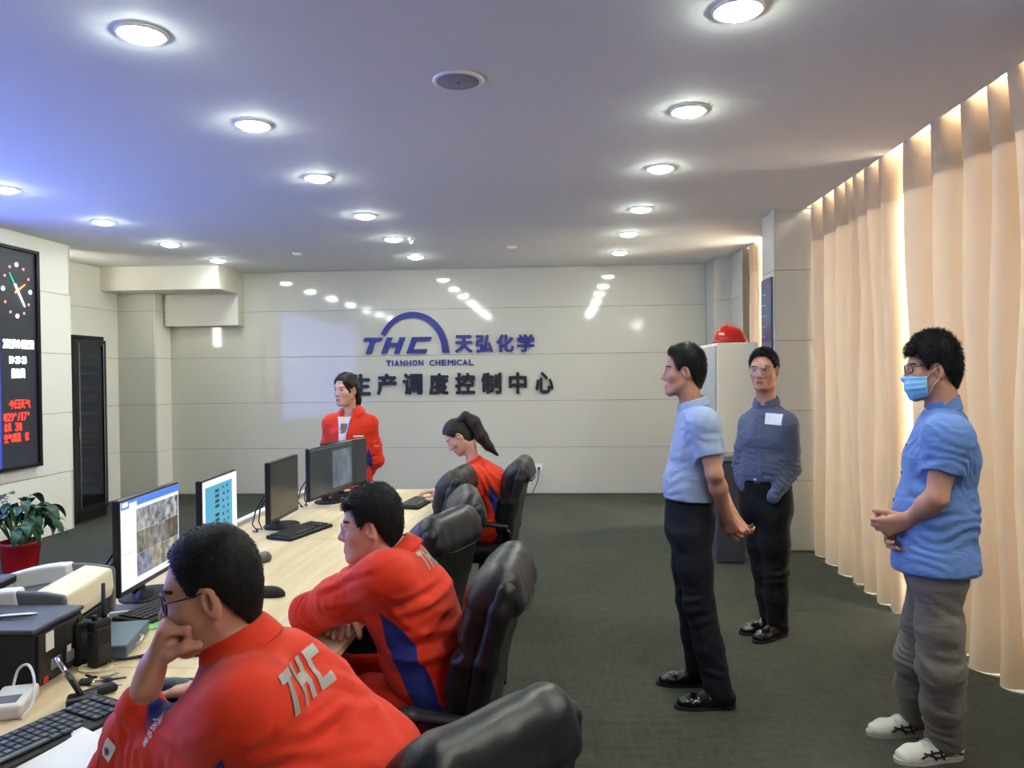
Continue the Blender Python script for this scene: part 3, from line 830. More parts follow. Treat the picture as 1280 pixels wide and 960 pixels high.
# ------------------------------------------------------------------ office chairs
def make_chair():
    t = empty('office_chair', (0, 0, 0))
    # faces +y
    prof = [(-.215, .47), (-.235, .62), (-.272, .80), (-.318, .97), (-.335, 1.03)]
    def slab(F, off, wd, th, rad, k, z1cut=0.):
        for (y0, z0), (y1, z1), w in zip(prof, prof[1:], wd):
            a, b = A3(0, y0 + off, z0), A3(0, y1 + off, z1); ax = unit(b - a); R = rows((1, 0, 0), ax, np.cross((1, 0, 0), ax))
            F.rbox((a + b) / 2, (w, np.linalg.norm(b - a) / 2 + .03, th), rad, R=R, k=k)
    F = Field((-.3, -.45, .38), (.3, -.1, 1.12), .0085)
    slab(F, 0, [.235, .258, .262, .25], .036, .034, .03)
    soft('back_shell', F, M['leather'], t)
    F = Field((-.3, -.40, .42), (.3, -.02, 1.12), .0085)
    slab(F, .062, [.215, .238, .24, .225], .055, .05, .03)
    for z in (.66, .84):
        F.cap((-.24, -.135 - (z - .66) * .22 , z), (.24, -.135 - (z - .66) * .22, z), .016, k=.03, mode='sub')
    soft('back_cushion', F, M['leather'], t, disp=lambda V: .006 * (vnoise(V * 16) - .5))
    F = Field((-.32, -.48, .86), (.32, -.12, 1.16), .0085)
    F.cap((-.165, -.315, 1.03), (.165, -.315, 1.03), (.066, .075), side=(0, 1, 0), k=.02)
    F.cap((-.17, -.27, .985), (.17, -.27, .985), .075, k=.05)
    F.cap((-.18, -.362, .975), (.18, -.362, .975), .028, k=.05)
    soft('headrest_pillow', F, M['leather2'], t, disp=lambda V: .007 * (vnoise(V * 22) - .5))
    sm = bmesh.new(); pts = [(-.225, -.33 - .02, .955), (-.1, -.392, .945), (.1, -.392, .945), (.225, -.35, .955)]
    bm_tube(sm, pts, .005, 6); link('seam', bm_me(sm), M['matt'], t)
    F = Field((-.34, -.32, .36), (.34, .36, .58), .0085)
    F.rbox((0, .02, .445), (.255, .25, .05), .045, k=.02)
    F.cap((-.19, .235, .45), (.19, .235, .45), .058, k=.04)
    for s in (-1, 1): F.cap((s * .215, -.18, .465), (s * .215, .2, .465), .048, k=.03)
    soft('seat', F, M['leather'], t)
    for s in (-1, 1):
        F = Field((s * .31 - .08, -.32, .36), (s * .31 + .08, .32, .74), .0085)
        F.chain([(s * .31, -.235, .655), (s * .315, -.05, .675), (s * .315, .13, .672), (s * .31, .215, .65)], [(.026, .016), (.034, .02), (.034, .02), (.028, .016)], side=(1, 0, 0), k=.02)
        ar = soft('armrest', F, M['leather2'], t)
        link('arm_support', tube([(s * .27, .02, .42), (s * .315, .08, .45), (s * .325, .16, .53), (s * .315, .175, .62), (s * .31, .13, .655)], .02, 8, flat=(1.3, .8)), M['black'], ar, smooth=True)
        link('arm_bracket', tube([(s * .30, -.22, .65), (s * .28, -.25, .6), (s * .25, -.25, .55)], .016, 8), M['black'], ar, smooth=True)
    link('tilt_plate', box((0, 0, .375), (.26, .3, .05), .01), M['darkmetal'], t)
    link('gas_lift', lathe([(0, .11), (.028, .11), (.028, .24), (.02, .245), (.02, .36), (0, .36)], 16), M['darkmetal'], t, smooth=False)
    link('lever', tube([(.1, .02, .37), (.24, .04, .365), (.3, .05, .37)], .006, 6), M['metal'], t)
    link('base_hub', lathe([(0, .085), (.05, .085), (.055, .11), (.04, .135), (0, .135)], 18), M['black'], t, smooth=True)
    for k in range(5):
        a = 2 * math.pi * k / 5 + .3; c, s = math.cos(a), math.sin(a)
        lg = link('base_arm', tube([(c * .04, s * .04, .11), (c * .17, s * .17, .10), (c * .31, s * .31, .078)], [.026, .021, .016], 8, flat=(1, .7)), M['black'], t, smooth=True)
        b = bmesh.new()
        bm_tube(b, [(c * .31, s * .31, .08), (c * .31, s * .31, .05)], .009, 8)
        for q in (-.014, .014):
            px, py = c * .325 - s * q, s * .325 + c * q
            bm_tube(b, [(px - s * .008, py + c * .008, .028), (px + s * .008, py - c * .008, .028)], .027, 14)
        bm_tube(b, [(c * .305, s * .305, .055), (c * .325, s * .325, .062), (c * .355, s * .355, .045)], .012, 8, flat=(1.8, .5))
        link('caster', bm_me(b), M['rubber'], lg)
    return t

def place_chair(i, x, y, ang, label):
    o = CHAIR if i == 0 else copy_tree(CHAIR)
    o.location = (x, y, 0); o.rotation_euler.z = ang; o.scale = (.93, .93, .93) if i else (.88, .88, .885)
    tag(o, label, 'chair', 'black leather office chairs along the desk')
    return o
CHAIR = make_chair()
for i, (x, y, ang, lab) in enumerate([
    (-.34, 1.555, .88, 'black leather office chair under the seated man resting his chin on his hand'),
    (-.46, 2.42, 1.50, 'black leather office chair under the seated man leaning on folded arms'),
    (-.74, 3.22, 1.25, 'empty black leather office chair just behind the man with folded arms'),
    (-.74, 3.70, 1.75, 'empty black office chair with creased pillow, middle of the three empty ones'),
    (-.90, 4.66, 1.45, 'empty black leather office chair hiding the arm of the woman with a ponytail'),
    (-.55, 5.20, 1.50, 'black leather office chair under the woman with a ponytail')]):
    place_chair(i, x, y, ang, lab)

# ------------------------------------------------------------------ people
SKIN = attr_mat('skin', 'c08d73', [('lip', '96584e', .004), ('brow', '1c1512', .002), ('flush', 'b5785f', .05)], rough=.48, bump=(420, .06), spec=.35, var=.05, sss=.12)
SKIN_L = attr_mat('fair_skin', 'd0a18c', [('lip', 'a85a55', .004), ('brow', '241a17', .002), ('flush', 'c98c7a', .05)], rough=.45, bump=(420, .05), spec=.35, var=.04, sss=.12)
ORANGE = attr_mat('orange_red_workwear', 'd83214', [('panel', '24307e', .004)], rough=.75, bump=(300, .2), sheen=.1, var=.06, crease=14.)
ORANGE2 = attr_mat('orange_red_trousers', 'c62b14', [], rough=.8, bump=(300, .2), var=.07, crease=14.)
M['lipline'] = mat('lip_line', '5a2a26', .6)


def head_frame(hf, hu=(0, 0, 1)):
    f = unit(hf); u = np.asarray(hu, float); u = unit(u - f * (u @ f)); s = np.cross(f, u)
    return rows(s, f, u)            # side = person's right

def zline(y, style):
    ys, zs = style['line']
    return np.interp(y, ys, zs)

MALE = dict(line=([-.12, -.085, -.06, -.035, -.012, .012, .028, .040, .058, .075, .10], [-.085, -.075, -.045, -.012, .026, .034, -.004, .016, .066, .090, .105]))
FEMALE = dict(line=([-.12, -.085, -.05, -.02, .005, .02, .035, .05, .07, .10], [-.07, -.06, -.03, .00, .022, .012, .015, .042, .075, .088]))

def head_prims(F, g=0., female=False, wide=1.0):
    """sculpts skull, face, ears; head space: x person's right, y forward, z up, origin between the ears"""
    w = wide
    F.ell((0, -.014, .045), (.073 * w, .093, .080), k=.0)
    F.ell((0, .022, .005), (.066 * w, .072, .085), k=.03)
    F.ell((0, .035, -.045), (.054 * w, .054, .062), k=.03)
    for s in (-1, 1):
        F.cap((s * .052 * w, -.004, -.045), (s * .026, .066, -.094), .017, .016, k=.03)      # jaw
        F.ell((s * .043 * w, .052, -.018), (.022, .024, .02), k=.025)                         # cheekbone
    F.ell((0, .075, -.096), (.022, .02, .017), k=.025)                                        # chin
    F.cap((-.032, .079, .026), (.032, .079, .026), .013, k=.02)                               # brow
    for s in (-1, 1): F.ell((s * .031, .098, .006), (.019, .015, .0125), k=.014, mode='sub')  # sockets
    F.cap((0, .088, .014), (0, .106, -.024), .0075, .0115, k=.012)                            # nose
    F.ell((0, .108, -.030), (.011, .011, .009), k=.008)
    for s in (-1, 1): F.ell((s * .012, .098, -.033), (.0085, .011, .0075), k=.006)
    F.ell((0, .083, -.064), (.026, .016, .02), k=.015)                                        # muzzle
    F.cap((-.017, .0925, -.0605), (.017, .0925, -.0605), .0045, k=.006); F.cap((-.015, .0925, -.0715), (.015, .0925, -.0715), .0055, k=.006)
    F.ell((0, .103, -.0655), (.024, .008, .0016), k=.004, mode='sub')
    for s in (-1, 1):
        F.ell((s * .031, .0765, .006), (.0145, .0145, .0135), k=.006)                         # lids
        F.ell((s * .031, .0905, .0065), (.0125, .012, .0042), k=.003, mode='sub')             # opening
        R = rows((1, 0, 0), (0, .96, -.28 * 1), (0, .28, .96))
        F.ell((s * .075 * w, -.009, -.002), (.0105, .0195, .033), R=R, k=.007)                  # ear
        F.ell((s * .084 * w, -.003, .004), (.0135, .0105, .018), R=R, k=.004, mode='sub')
        F.cap((s * .079 * w, -.014, -.008), (s * .079 * w, -.010, .012), .0035, k=.005)
        F.ell((s * .072 * w, .006, -.006), (.009, .006, .008), k=.004)
    return F

def hand(F, w, d, n, sgn, curls, k=.006, sc=1.0, thumb=None, spread=.0, tl=1.0):
    """w wrist, d towards the knuckles, n the way the palm faces, sgn +1 right hand / -1 left hand"""
    d = unit(d); n = np.asarray(n, float); n = unit(n - d * (n @ d)); ts = np.cross(d, n) * sgn
    w = np.asarray(w, float)
    base = [(.028, .086), (.0095, .091), (-.0095, .087), (-.027, .078)]; ln = [(.041, .024, .019), (.045, .028, .02), (.041, .026, .019), (.031, .019, .017)]
    rad = [.0092, .0095, .0090, .0078]
    for (o, l) in base:
        F.cap(w + ts * o * .55 * sc + d * .004, w + ts * o * sc + d * l * sc, .0135 * sc, .0115 * sc, k=.014)
    F.cap(w + ts * .012 * sc + d * .03 * sc + n * .006, w + ts * .014 * sc + d * .055 * sc + n * .008, .015 * sc, k=.012)
    if curls[0][0] > 1.2:
        F.cap(w + d * .062 * sc + n * .020 + ts * .020, w + d * .062 * sc + n * .020 - ts * .020, .016 * sc, .014 * sc, k=.006)
    for i in range(4):
        p = w + ts * base[i][0] * sc + d * base[i][1] * sc; a = 0.
        sp = spread * (1.5 - i)
        dd = unit(d + ts * sp); r = rad[i] * sc
        for j in range(3):
            a += curls[i][j]; v = dd * math.cos(a) + n * math.sin(a); q = p + v * ln[i][j] * sc
            F.cap(p, q, r, r * .93, k=k * (1. if j else 1.2)); p = q; r *= .93
    td = thumb or ((.62, .62, .38), (.80, .36, .30), (.93, .15, .28))
    p = w + ts * .020 * sc + d * .022 * sc + n * .006
    for (a, b, c), l, r in zip(td, (.046, .034, .027), (.0135, .0112, .0098)):
        v = unit(d * a + ts * b + n * c); q = p + v * l * sc * tl; F.cap(p, q, r * sc, r * .92 * sc, k=.008); p = q
    return F

def fold(P, c, R, dr, wl, amp, sharp=1.0, seed=0.):
    """creases running across dr, fading out R away from c"""
    q = P - np.asarray(c); dr = unit(dr)
    ph = (q @ dr) / wl + 2.6 * (vnoise(P / (wl * 2.6) + 7.3 + seed) - .5)
    amp = amp * 1.5 * np.clip((vnoise(P / (wl * 1.9) + 31.7 + seed) - .30) * 3., 0, 1)
    s = np.abs(((ph % 1.0) - .5)) * 2; s = 1 - (1 - s) ** 2 if sharp > 1 else s
    return amp * np.exp(-(q * q).sum(-1) / (R * R)) * (s - .5)

def ridge(V, a, b, n, w, amp):
    """one cloth crease from a to b with a groove under it, seen along n"""
    a, b, n = A3(*a), A3(*b), unit(n); ab = b - a; ab = ab - n * (ab @ n); L = np.linalg.norm(ab); ab /= L; pr = np.cross(n, ab)
    pr = pr if pr[2] > 0 else -pr
    q = V - a; t = (q @ ab) / L; dd = q @ pr + .12 * L * np.sin(np.pi * np.clip(t, 0, 1)) * .5; near = np.exp(-((q - np.clip(t, 0, 1)[:, None] * ab * L) @ n / .12) ** 2)
    fade = np.clip(np.minimum(t + .12, 1.12 - t) / .3, 0, 1)
    return amp * fade * near * (np.exp(-(dd / w) ** 2) - .9 * np.exp(-((dd + 1.7 * w) / w) ** 2))

class Person:
    def __init__(s, J, label, origin, skin=SKIN, female=False, hs=1.0, wide=1.0, group=None, fine=.003):
        s.J = {k: (np.asarray(v, float)) for k, v in J.items()}
        s.o = np.asarray(origin, float); s.skin = skin; s.female = female; s.hs = hs; s.wide = wide; s.fine = fine
        s.parts = []; s.label = label
        s.H = head_frame(s.J['hf'], s.J.get('hu', (0, 0, 1)))
    def hw(s, p):                                                                    # head space -> world
        p = np.array(p, float); p[..., 1] *= np.where(p[..., 1] > 0, .95, .86)
        return s.J['head'] + (p * s.hs) @ s.H
    def add(s, V, Q, attrs=None): s.parts.append((V, Q, attrs or {}))
    def make_head(s):
        h = s.fine; F = Field((-.11, -.135, -.235), (.11, .135, .15), h / s.hs)
        head_prims(F, wide=s.wide, female=s.female)
        nk = (s.J['neck'] - s.J['head']) @ s.H.T / s.hs; nr = .047 if s.female else .056
        F.chain([(0, -.022, -.04), (0, -.026, -.085), nk, nk + (nk - A3(0, -.026, -.085)) * .5], [nr * .95, nr * .97, nr * 1.03, nr * 1.2], k=.028)
        V, Q = F.mesh(1)
        x, y, z = V.T; ax = np.abs(x)
        lip = np.minimum(.0235 - ax, .0092 - np.abs(z + .066) - .09 * ax); lip = np.where(y > .07, lip, -1)
        lip = np.minimum(lip, .004)
        bz = .030 + .12 * (ax - .03) - 9 * (ax - .03) ** 2
        th = (.0032 if s.female else .0048)
        brow = np.where((y > .05), np.minimum(th - np.abs(z - bz), .0215 - np.abs(ax - .0335)), -1)
        lash = np.where(y > .06, np.minimum(.0016 - np.abs(z - (.0112 - 22 * (ax - .031) ** 2)), .0135 - np.abs(ax - .031)), -1)
        brow = np.maximum(brow, lash)
        fl = .02 - np.sqrt((ax - .042) ** 2 + (z + .03) ** 2) + np.where(y > .03, 0, -1)
        fl = np.maximum(fl, np.where(ax > .07, .012, -1)) * .5
        s.add(s.hw(V), Q, dict(lip=lip, brow=brow, flush=fl))
        s.bvh_head = bvh_of(V, Q)
    def make_core(s, legs=True, arms=True):
        """torso, legs and upper arms that fill the clothes"""
        J = s.J; pts = np.array([J[k] for k in ('pelvis', 'waist', 'chest', 'neck', 'sL', 'sR', 'eL', 'eR', 'wL', 'wR', 'hL', 'hR', 'kL', 'kR', 'aL', 'aR')])
        F = Field(pts.min(0) - .16, pts.max(0) + .16, .0125)
        b = .88 if s.female else 1.
        F.cap(J['pelvis'], J['waist'], (.145 * b, .095), (.13 * b, .088), side=J['pside'], k=.03)
        F.cap(J['waist'], J['chest'], (.13 * b, .088), (.145 * b, .1), side=J['side'], k=.03)
        F.cap(J['chest'], J['neck'] - (J['neck'] - J['chest']) * .2, (.145 * b, .095), (.06, .05), side=J['side'], k=.03)
        for t in 'LR':
            F.cap(J['neck'] - .02 * unit(J['neck'] - J['chest']), J['s' + t], .04, .045, k=.03)
            F.chain([J['s' + t], J['e' + t], J['w' + t]], [.045, .036, .026], k=.02)
            F.chain([J['pelvis'] * .35 + J['h' + t] * .65, J['k' + t], J['a' + t]], [.075, .05, .036], k=.03)
        s.add(*F.mesh(1))
    def make_arm(s, t, hd=None, bare=True, h=None, thick=1.0):
        """the visible forearm and hand, in one with the upper arm when the sleeve is short"""
        J = s.J; h = h or s.fine; e, w = J['e' + t], J['w' + t]; w = w if hd else e * .2 + w * .8; b = .84 if s.female else 1.
        start = J['s' + t] * .45 + e * .55 if bare else e * .80 + w * .20
        pts = np.array([start, e if bare else start, w]); d = unit(hd['dir']) if hd else unit(w - e)
        lo = np.minimum(pts.min(0), w + d * .1 - .11) - .06; hi = np.maximum(pts.max(0), w + d * .1 + .11) + .06
        F = Field(lo, hi, h)
        if bare: F.chain([start, e], [.046 * b, .038 * b], k=.02)
        mid = e * .68 + w * .32
        if bare: F.chain([e, mid, w], [.037 * b, .040 * b, .0265 * b], k=.02)
        else: F.chain([start, e * .6 + w * .4, w], [.036 * b * thick, .039 * b * thick, .0265 * b * thick], k=.02)
        if hd:
            side = np.cross(d, unit(hd['n']))
            F.cap(w - d * .03, w + d * .012, (.027 * b, .02 * b), (.028 * b, .017 * b), side=side, k=.02)
            hand(F, w, hd['dir'], hd['n'], 1 if t == 'R' else -1, hd['curls'], sc=hd.get('sc', .93 if s.female else 1.0), thumb=hd.get('thumb'), spread=hd.get('spread', 0.), k=hd.get('k', .006), tl=hd.get('tl', 1.0))
        s.add(*F.mesh(1))
    def build(s, group=None):
        Vs, Qs, n, at = [], [], 0, {'lip': [], 'brow': [], 'flush': []}
        for V, Q, a in s.parts:
            Vs.append(V); Qs.append(Q + n); n += len(V)
            for k in at: at[k].append(a.get(k, np.full(len(V), -1.)))
        me = np_mesh(np.concatenate(Vs) - s.o, np.concatenate(Qs))
        for k in at: set_attr(me, k, np.concatenate(at[k]))
        s.body = link('person', me, s.skin, None, tuple(s.o), smooth=True)
        tag(s.body, s.label, 'person', group); return s.body
    # ---- things worn
    def child(s, name, me, m, smooth=True, parent=None): return link(name, me, m, parent or s.body, smooth=smooth)
    def eyes(s):
        for sd in (-1, 1):
            c = A3(sd * .031, .0755, .0065)
            b = bmesh.new(); bmesh.ops.create_uvsphere(b, u_segments=16, v_segments=10, radius=.0128)
            me = bm_me(b); co = np.array([v.co for v in me.vertices]); 
            me.vertices.foreach_set('co', (s.hw(co + c) - s.o).astype(np.float32).ravel()); me.update()
            e = s.child('eye', me, M['eyewhite'])
            lk = unit(A3(s.J.get('look', (0, 1, 0)))); 
            R = head_frame(lk, (0, 0, 1))
            pts = [(c + (A3(.0062 * r_ * math.cos(a), .0128 - .0016 * r_, .0062 * r_ * math.sin(a)) + A3(0, .0006, 0)) @ R) for r_, a in [(1, 2 * math.pi * i / 14) for i in range(14)]]
            b = bmesh.new(); vs = [b.verts.new(s.hw(p) - s.o) for p in pts]; cc = b.verts.new(s.hw(c + A3(0, .0136, 0) @ R) - s.o)
            for i in range(14): b.faces.new((vs[i], vs[(i + 1) % 14], cc))
            bmesh.ops.recalc_face_normals(b, faces=b.faces)
            s.child('iris', bm_me(b), M['iris'], parent=e)
    def hair(s, style=MALE, top=.026, sidet=.009, back=.013, m=None, fringe=None, strands=2500, slen=.02, seed=1, spike=.004, flow=(0, .2, -.6), up=.6, ears=True, extra=None, cut=True, nape=.4):
        m = m or M['hair']; h = max(.003, s.fine * 1.1); F = Field((-.13, -.16, -.15), (.13, .15, .19), h / s.hs)
        w = s.wide
        F.ell((0, -.014, .045), (.073 * w + sidet, .093 + back, .080 + top), k=0)
        F.ell((0, -.03, -.005), (.062 * w + sidet, .072 + back, .08), k=.03)
        F.ell((0, .015, .05), (.064 * w + sidet, .064 + .5 * top, .055 + top), k=.03)
        nk = (s.J['neck'] - s.J['head']) @ s.H.T / s.hs; nr = .047 if s.female else .056
        F.cap((0, -.04, -.02), A3(0, -.027, -.085) * (1 - nape) + nk * nape * .8 + A3(0, -.006, 0), .05 + .5 * back, nr + .006, k=.025)
        if fringe is not None:
            for a, b, r in fringe: F.cap(a, b, r, k=.012)
        sl = tuple(slice(0, n) for n in F.n)
        g = np.stack(np.meshgrid(*F.ax, indexing='ij'), -1).astype(np.float32)
        if cut:
            c = (zline(g[..., 1], style) - g[..., 2]) * .75 + .006 * (vnoise(g * 90) - .5)
            if fringe is not None:
                keep = np.full(c.shape, 1., np.float32)
                for a, b, r in fringe:
                    a = np.asarray(a); b = np.asarray(b); ab = b - a; t = np.clip(((g - a) @ ab) / (ab @ ab), 0, 1)
                    keep = np.minimum(keep, np.sqrt(((g - a - t[..., None] * ab) ** 2).sum(-1)) - r - .002)
                c = np.minimum(c, keep)
            F.mix(sl, c.astype(np.float32), .006, 'and')
        if ears:
            for sd in (-1, 1): F.ell((sd * .085 * w, -.004, -.002), (.024, .021, .033), k=.004, mode='sub')
        F.d += (spike * 2 * (vnoise(g * A3(55, 55, 30)) - .5) + spike * (vnoise(g * A3(160, 160, 60)) - .5)) * (g[..., 2] > -.02)
        if extra: extra(F)
        V, Q = F.mesh(1); N = normals(V, Q)
        me = np_mesh(s.hw(V) - s.o, Q); hb = s.child('hair', me, m)
        # loose strands that break up the outline
        r = np.random.default_rng(seed)
        good = np.where(((V[:, 2] > zline(V[:, 1], style) + .004) | (V[:, 1] > .035)) & ((N @ A3(0, 0, 1)) > -.75))[0]
        ids = r.choice(good, min(strands, len(good)), replace=len(good) < strands); p = V[ids] - N[ids] * .002
        L = slen * r.uniform(.5, 1.25, len(ids))[:, None] * np.clip(.35 + (p[:, 2:3] + .06) * 6, .3, 1)
        d = N[ids] * up + np.asarray(flow) * 1.0 + r.normal(0, .22, (len(ids), 3)); d -= N[ids] * np.minimum(0, (d * N[ids]).sum(1) - .12)[:, None]; d /= np.linalg.norm(d, axis=1)[:, None]
        wv = np.cross(d, r.normal(0, 1, d.shape)); wv /= np.linalg.norm(wv, axis=1)[:, None]; wv *= .0007
        mid = p + d * L * .55; tip = p + (d + N[ids] * -.25 + A3(0, 0, -.12)) * L
        X = np.stack([p - wv, p + wv, mid + wv * .8, mid - wv * .8, tip + wv * .15, tip - wv * .15], 1).reshape(-1, 3)
        k = np.arange(len(ids))[:, None] * 6
        q = np.concatenate([k + [0, 1, 2, 3], k + [3, 2, 4, 5]])
        link('strands', np_mesh(s.hw(X) - s.o, q), m, hb)['kind'] = 'stuff'
        return hb
    def glasses(s, m, rx=.0255, rz=.0205, thick=.0016, z0=.004, half_rim=False, sq=2.6):
        """spectacles sitting on nose and ears"""
        b = bmesh.new(); ytop = .105
        def rim(sd, a):
            c, sn = math.cos(a), math.sin(a)
            x = rx * math.copysign(abs(c) ** (2 / sq), c); z = rz * math.copysign(abs(sn) ** (2 / sq), sn)
            X = sd * .0335 + x; return (X, ytop - 1.6 * X * X * 4, z0 + z)
        tr = lambda p: tuple(s.hw(p) - s.o)
        for sd in (-1, 1): bm_tube(b, [tr(rim(sd, 2 * math.pi * i / 28)) for i in range(28)], thick, 6, closed=True)
        bm_tube(b, [tr((-.009, .1045, z0 + .005)), tr((0, .1075, z0 + .008)), tr((.009, .1045, z0 + .005))], thick, 6)
        for sd in (-1, 1):
            bm_tube(b, [tr(p) for p in ((sd * .0585, .085, z0 + .008), (sd * (.07 * s.wide + .002), .072, z0 + .010), (sd * (.0765 * s.wide), .02, z0 + .014), (sd * (.0775 * s.wide), -.008, z0 + .022), (sd * .077 * s.wide, -.028, z0 + .006))], thick, 6)
        g = s.child('glasses', bm_me(b), m)
        for sd in (-1, 1):
            b = bmesh.new(); vs = [b.verts.new(tr(rim(sd, 2 * math.pi * i / 28))) for i in range(28)]; b.faces.new(vs)
            s.child('lens', bm_me(b), M['lens'], False, parent=g)
        return g
    def garment(s, name, F, m, disp=None, panel=None, smooth=2, parent=None):
        V, Q = F.mesh(smooth)
        if disp is not None: V = V + normals(V, Q) * disp(V)[:, None]
        me = np_mesh(V - s.o, Q)
        if panel is not None: set_attr(me, 'panel', panel(V))
        o = s.child(name, me, m, parent=parent); o['_'] = 1; del o['_']
        s.last = (V, Q); return o
    def jacket(s, m, r_sh=.064, r_el=.058, r_wr=.044, h=.0065, hem=.12, puff=1.0, sleeve=1.0, disp=None, panel=None, name='jacket', belly=0., forearm=True, wide=1.0, seatr=None, cuff={}, vee=None):
        """shirt or jacket: trunk, shoulders and sleeves; sleeve = share of the upper arm covered when forearm is False"""
        J = s.J; b = (.86 if s.female else 1.) * wide
        keys = ['pelvis', 'waist', 'chest', 'neck', 'sL', 'sR', 'eL', 'eR'] + (['wL', 'wR'] if forearm else [])
        pts = np.array([J[k] for k in keys]); F = Field(pts.min(0) - .19, pts.max(0) + .19, h)
        dn = unit(J['pelvis'] - J['waist']); base = J['pelvis'] + dn * (hem + .06)
        pr = seatr or (.178 * b, .125)
        F.cap(base, J['pelvis'], (pr[0] * puff, pr[1] * puff), (pr[0] * puff, pr[1] * puff), side=J['pside'], k=.03)
        F.cap(J['pelvis'], J['waist'], (pr[0] * puff, pr[1] * puff), (.165 * b * puff, .118 * puff + belly), side=J['pside'], k=.03)
        F.cap(J['waist'], J['chest'], (.165 * b * puff, .118 * puff + belly), (.178 * b * puff, .122 * puff), side=J['side'], k=.05)
        up = unit(J['neck'] - J['chest'])
        bk = unit(np.cross(J['side'], up)) * -1.; bk = bk if bk @ J.get('cf', J['hf']) < 0 else -bk
        ya, yb = J['sL'] * .84 + J['sR'] * .16 - up * .035 + bk * .012, J['sR'] * .84 + J['sL'] * .16 - up * .035 + bk * .012
        F.cap(ya, yb, (.085, .068), side=up, k=.06)
        F.cap(J['chest'], J['neck'] - up * .075, (.176 * b * puff, .12 * puff), (.11 * b, .075), side=J['side'], k=.05)
        F.plane(J['pelvis'] + dn * hem, dn, .012)
        for t in 'LR':
            S, E, Wp = J['s' + t], J['e' + t], J['w' + t]
            F.cap(J['neck'] - up * .045, S + (S - J['chest']) * -.04, .052, r_sh * .86, k=.06)
            F.cap(J['chest'] * .6 + J['neck'] * .4, S, .07, r_sh * .88, k=.06)
            if forearm:
                e2 = E + unit(E - (S + Wp) / 2) * .004
                F.chain([S, S * .4 + E * .6, e2], [r_sh, r_sh * .95, r_el], k=.06)
                We = E + (Wp - E) * cuff.get(t, 1.) - unit(Wp - E) * .012
                F.chain([e2, e2 * .45 + We * .55, We], [r_el, r_el * .9, r_wr * (1.12 if t in cuff else 1.)], k=.03)
            else:
                c = S + (E - S) * sleeve; T = Field(pts.min(0) - .19, pts.max(0) + .19, h)
                T.cap(S, c + (E - S) * .35, r_sh, r_sh * .93, k=.0); T.plane(c, E - S)
                F.mix((slice(None),) * 3, T.d, .05, 'add')
        hu = unit(J['head'] - J['neck'])
        F.cap(J['neck'] + hu * .062, J['neck'] + hu * .3, .072, .1, k=.012, mode='sub')
        if vee is not None:
            for a, b, ra, rb in vee: F.cap(a, b, ra, rb, k=.008, mode='sub')
        return s.garment(name, F, m, disp, panel)
    def trousers(s, m, rt=.092, rk=.066, ra=.052, h=.007, disp=None, name='trousers', top=.06, seat=(.165, .118), brk=0.02):
        J = s.J; pts = np.array([J[k] for k in ('pelvis', 'hL', 'hR', 'kL', 'kR', 'aL', 'aR', 'waist')]); F = Field(pts.min(0) - .17, pts.max(0) + .17, h)
        up = unit(J['waist'] - J['pelvis'])
        F.cap(J['pelvis'] - up * .03, J['pelvis'] + up * (top + .05), seat, (seat[0] * .94, seat[1] * .96), side=J['pside'], k=.03)
        F.plane(J['pelvis'] + up * top, up, .006)
        for t in 'LR':
            H, K, A = J['h' + t], J['k' + t], J['a' + t]
            F.chain([H, H * .5 + K * .5, K], [rt, rt * .9, rk], k=.035)
            F.chain([K, K * .5 + A * .5, A], [rk, (rk + ra) * .5, ra], k=.03)
        return s.garment(name, F, m, disp)
    def collar(s, m, r=(.066, .062), hh=.034, fold_=.0, tilt=None, gap=.25, spread=.016, dz=-.01, name='collar', drop=.03, th=.003):
        """stand-and-fall collar round the base of the neck; gap = half opening angle at the front"""
        J = s.J; up = unit(J['head'] - A3(0, 0, 0) - J['neck']) if tilt is None else unit(tilt)
        f = J.get('cf', J['hf']); f = unit(f - up * (f @ up)); sd = np.cross(f, up); c = J['neck'] + up * dz
        n = 44; b = bmesh.new(); ringsv = []
        for i in range(n + 1):
            a = gap + (2 * math.pi - 2 * gap) * i / n; fr = abs(math.pi - a) / math.pi      # 1 at the front, 0 at the nape
            e = sd * math.sin(a) * r[0] + f * math.cos(a) * r[1]; eo = unit(e)
            dropz = fr ** 6 * drop
            hgt = hh * (1 - .25 * fr ** 3)
            prof = [c + e - up * (.02 + dropz * .3), c + e * .97 + up * hgt * .6 - up * dropz * .5, c + e * .98 + up * (hgt - dropz * .8)]
            if fold_: prof += [c + e * 1.04 + eo * .004 + up * (hgt + .001 - dropz * .8), c + e * 1.1 + eo * spread * .6 + up * (hgt * .45 - dropz), c + e * 1.14 + eo * spread - up * (fold_ * (.35 + .65 * fr ** 4) + dropz)]
            ringsv.append([b.verts.new(p - s.o) for p in prof])
        for x, y in zip(ringsv, ringsv[1:]):
            for j in range(len(x) - 1): b.faces.new((x[j], x[j + 1], y[j + 1], y[j]))
        me = bm_me(b); o = s.child(name, me, m)
        md = o.modifiers.new('thickness', 'SOLIDIFY'); md.thickness = th; md.offset = 0
        sb = o.modifiers.new('rounding', 'SUBSURF'); sb.levels = sb.render_levels = 1
        return o
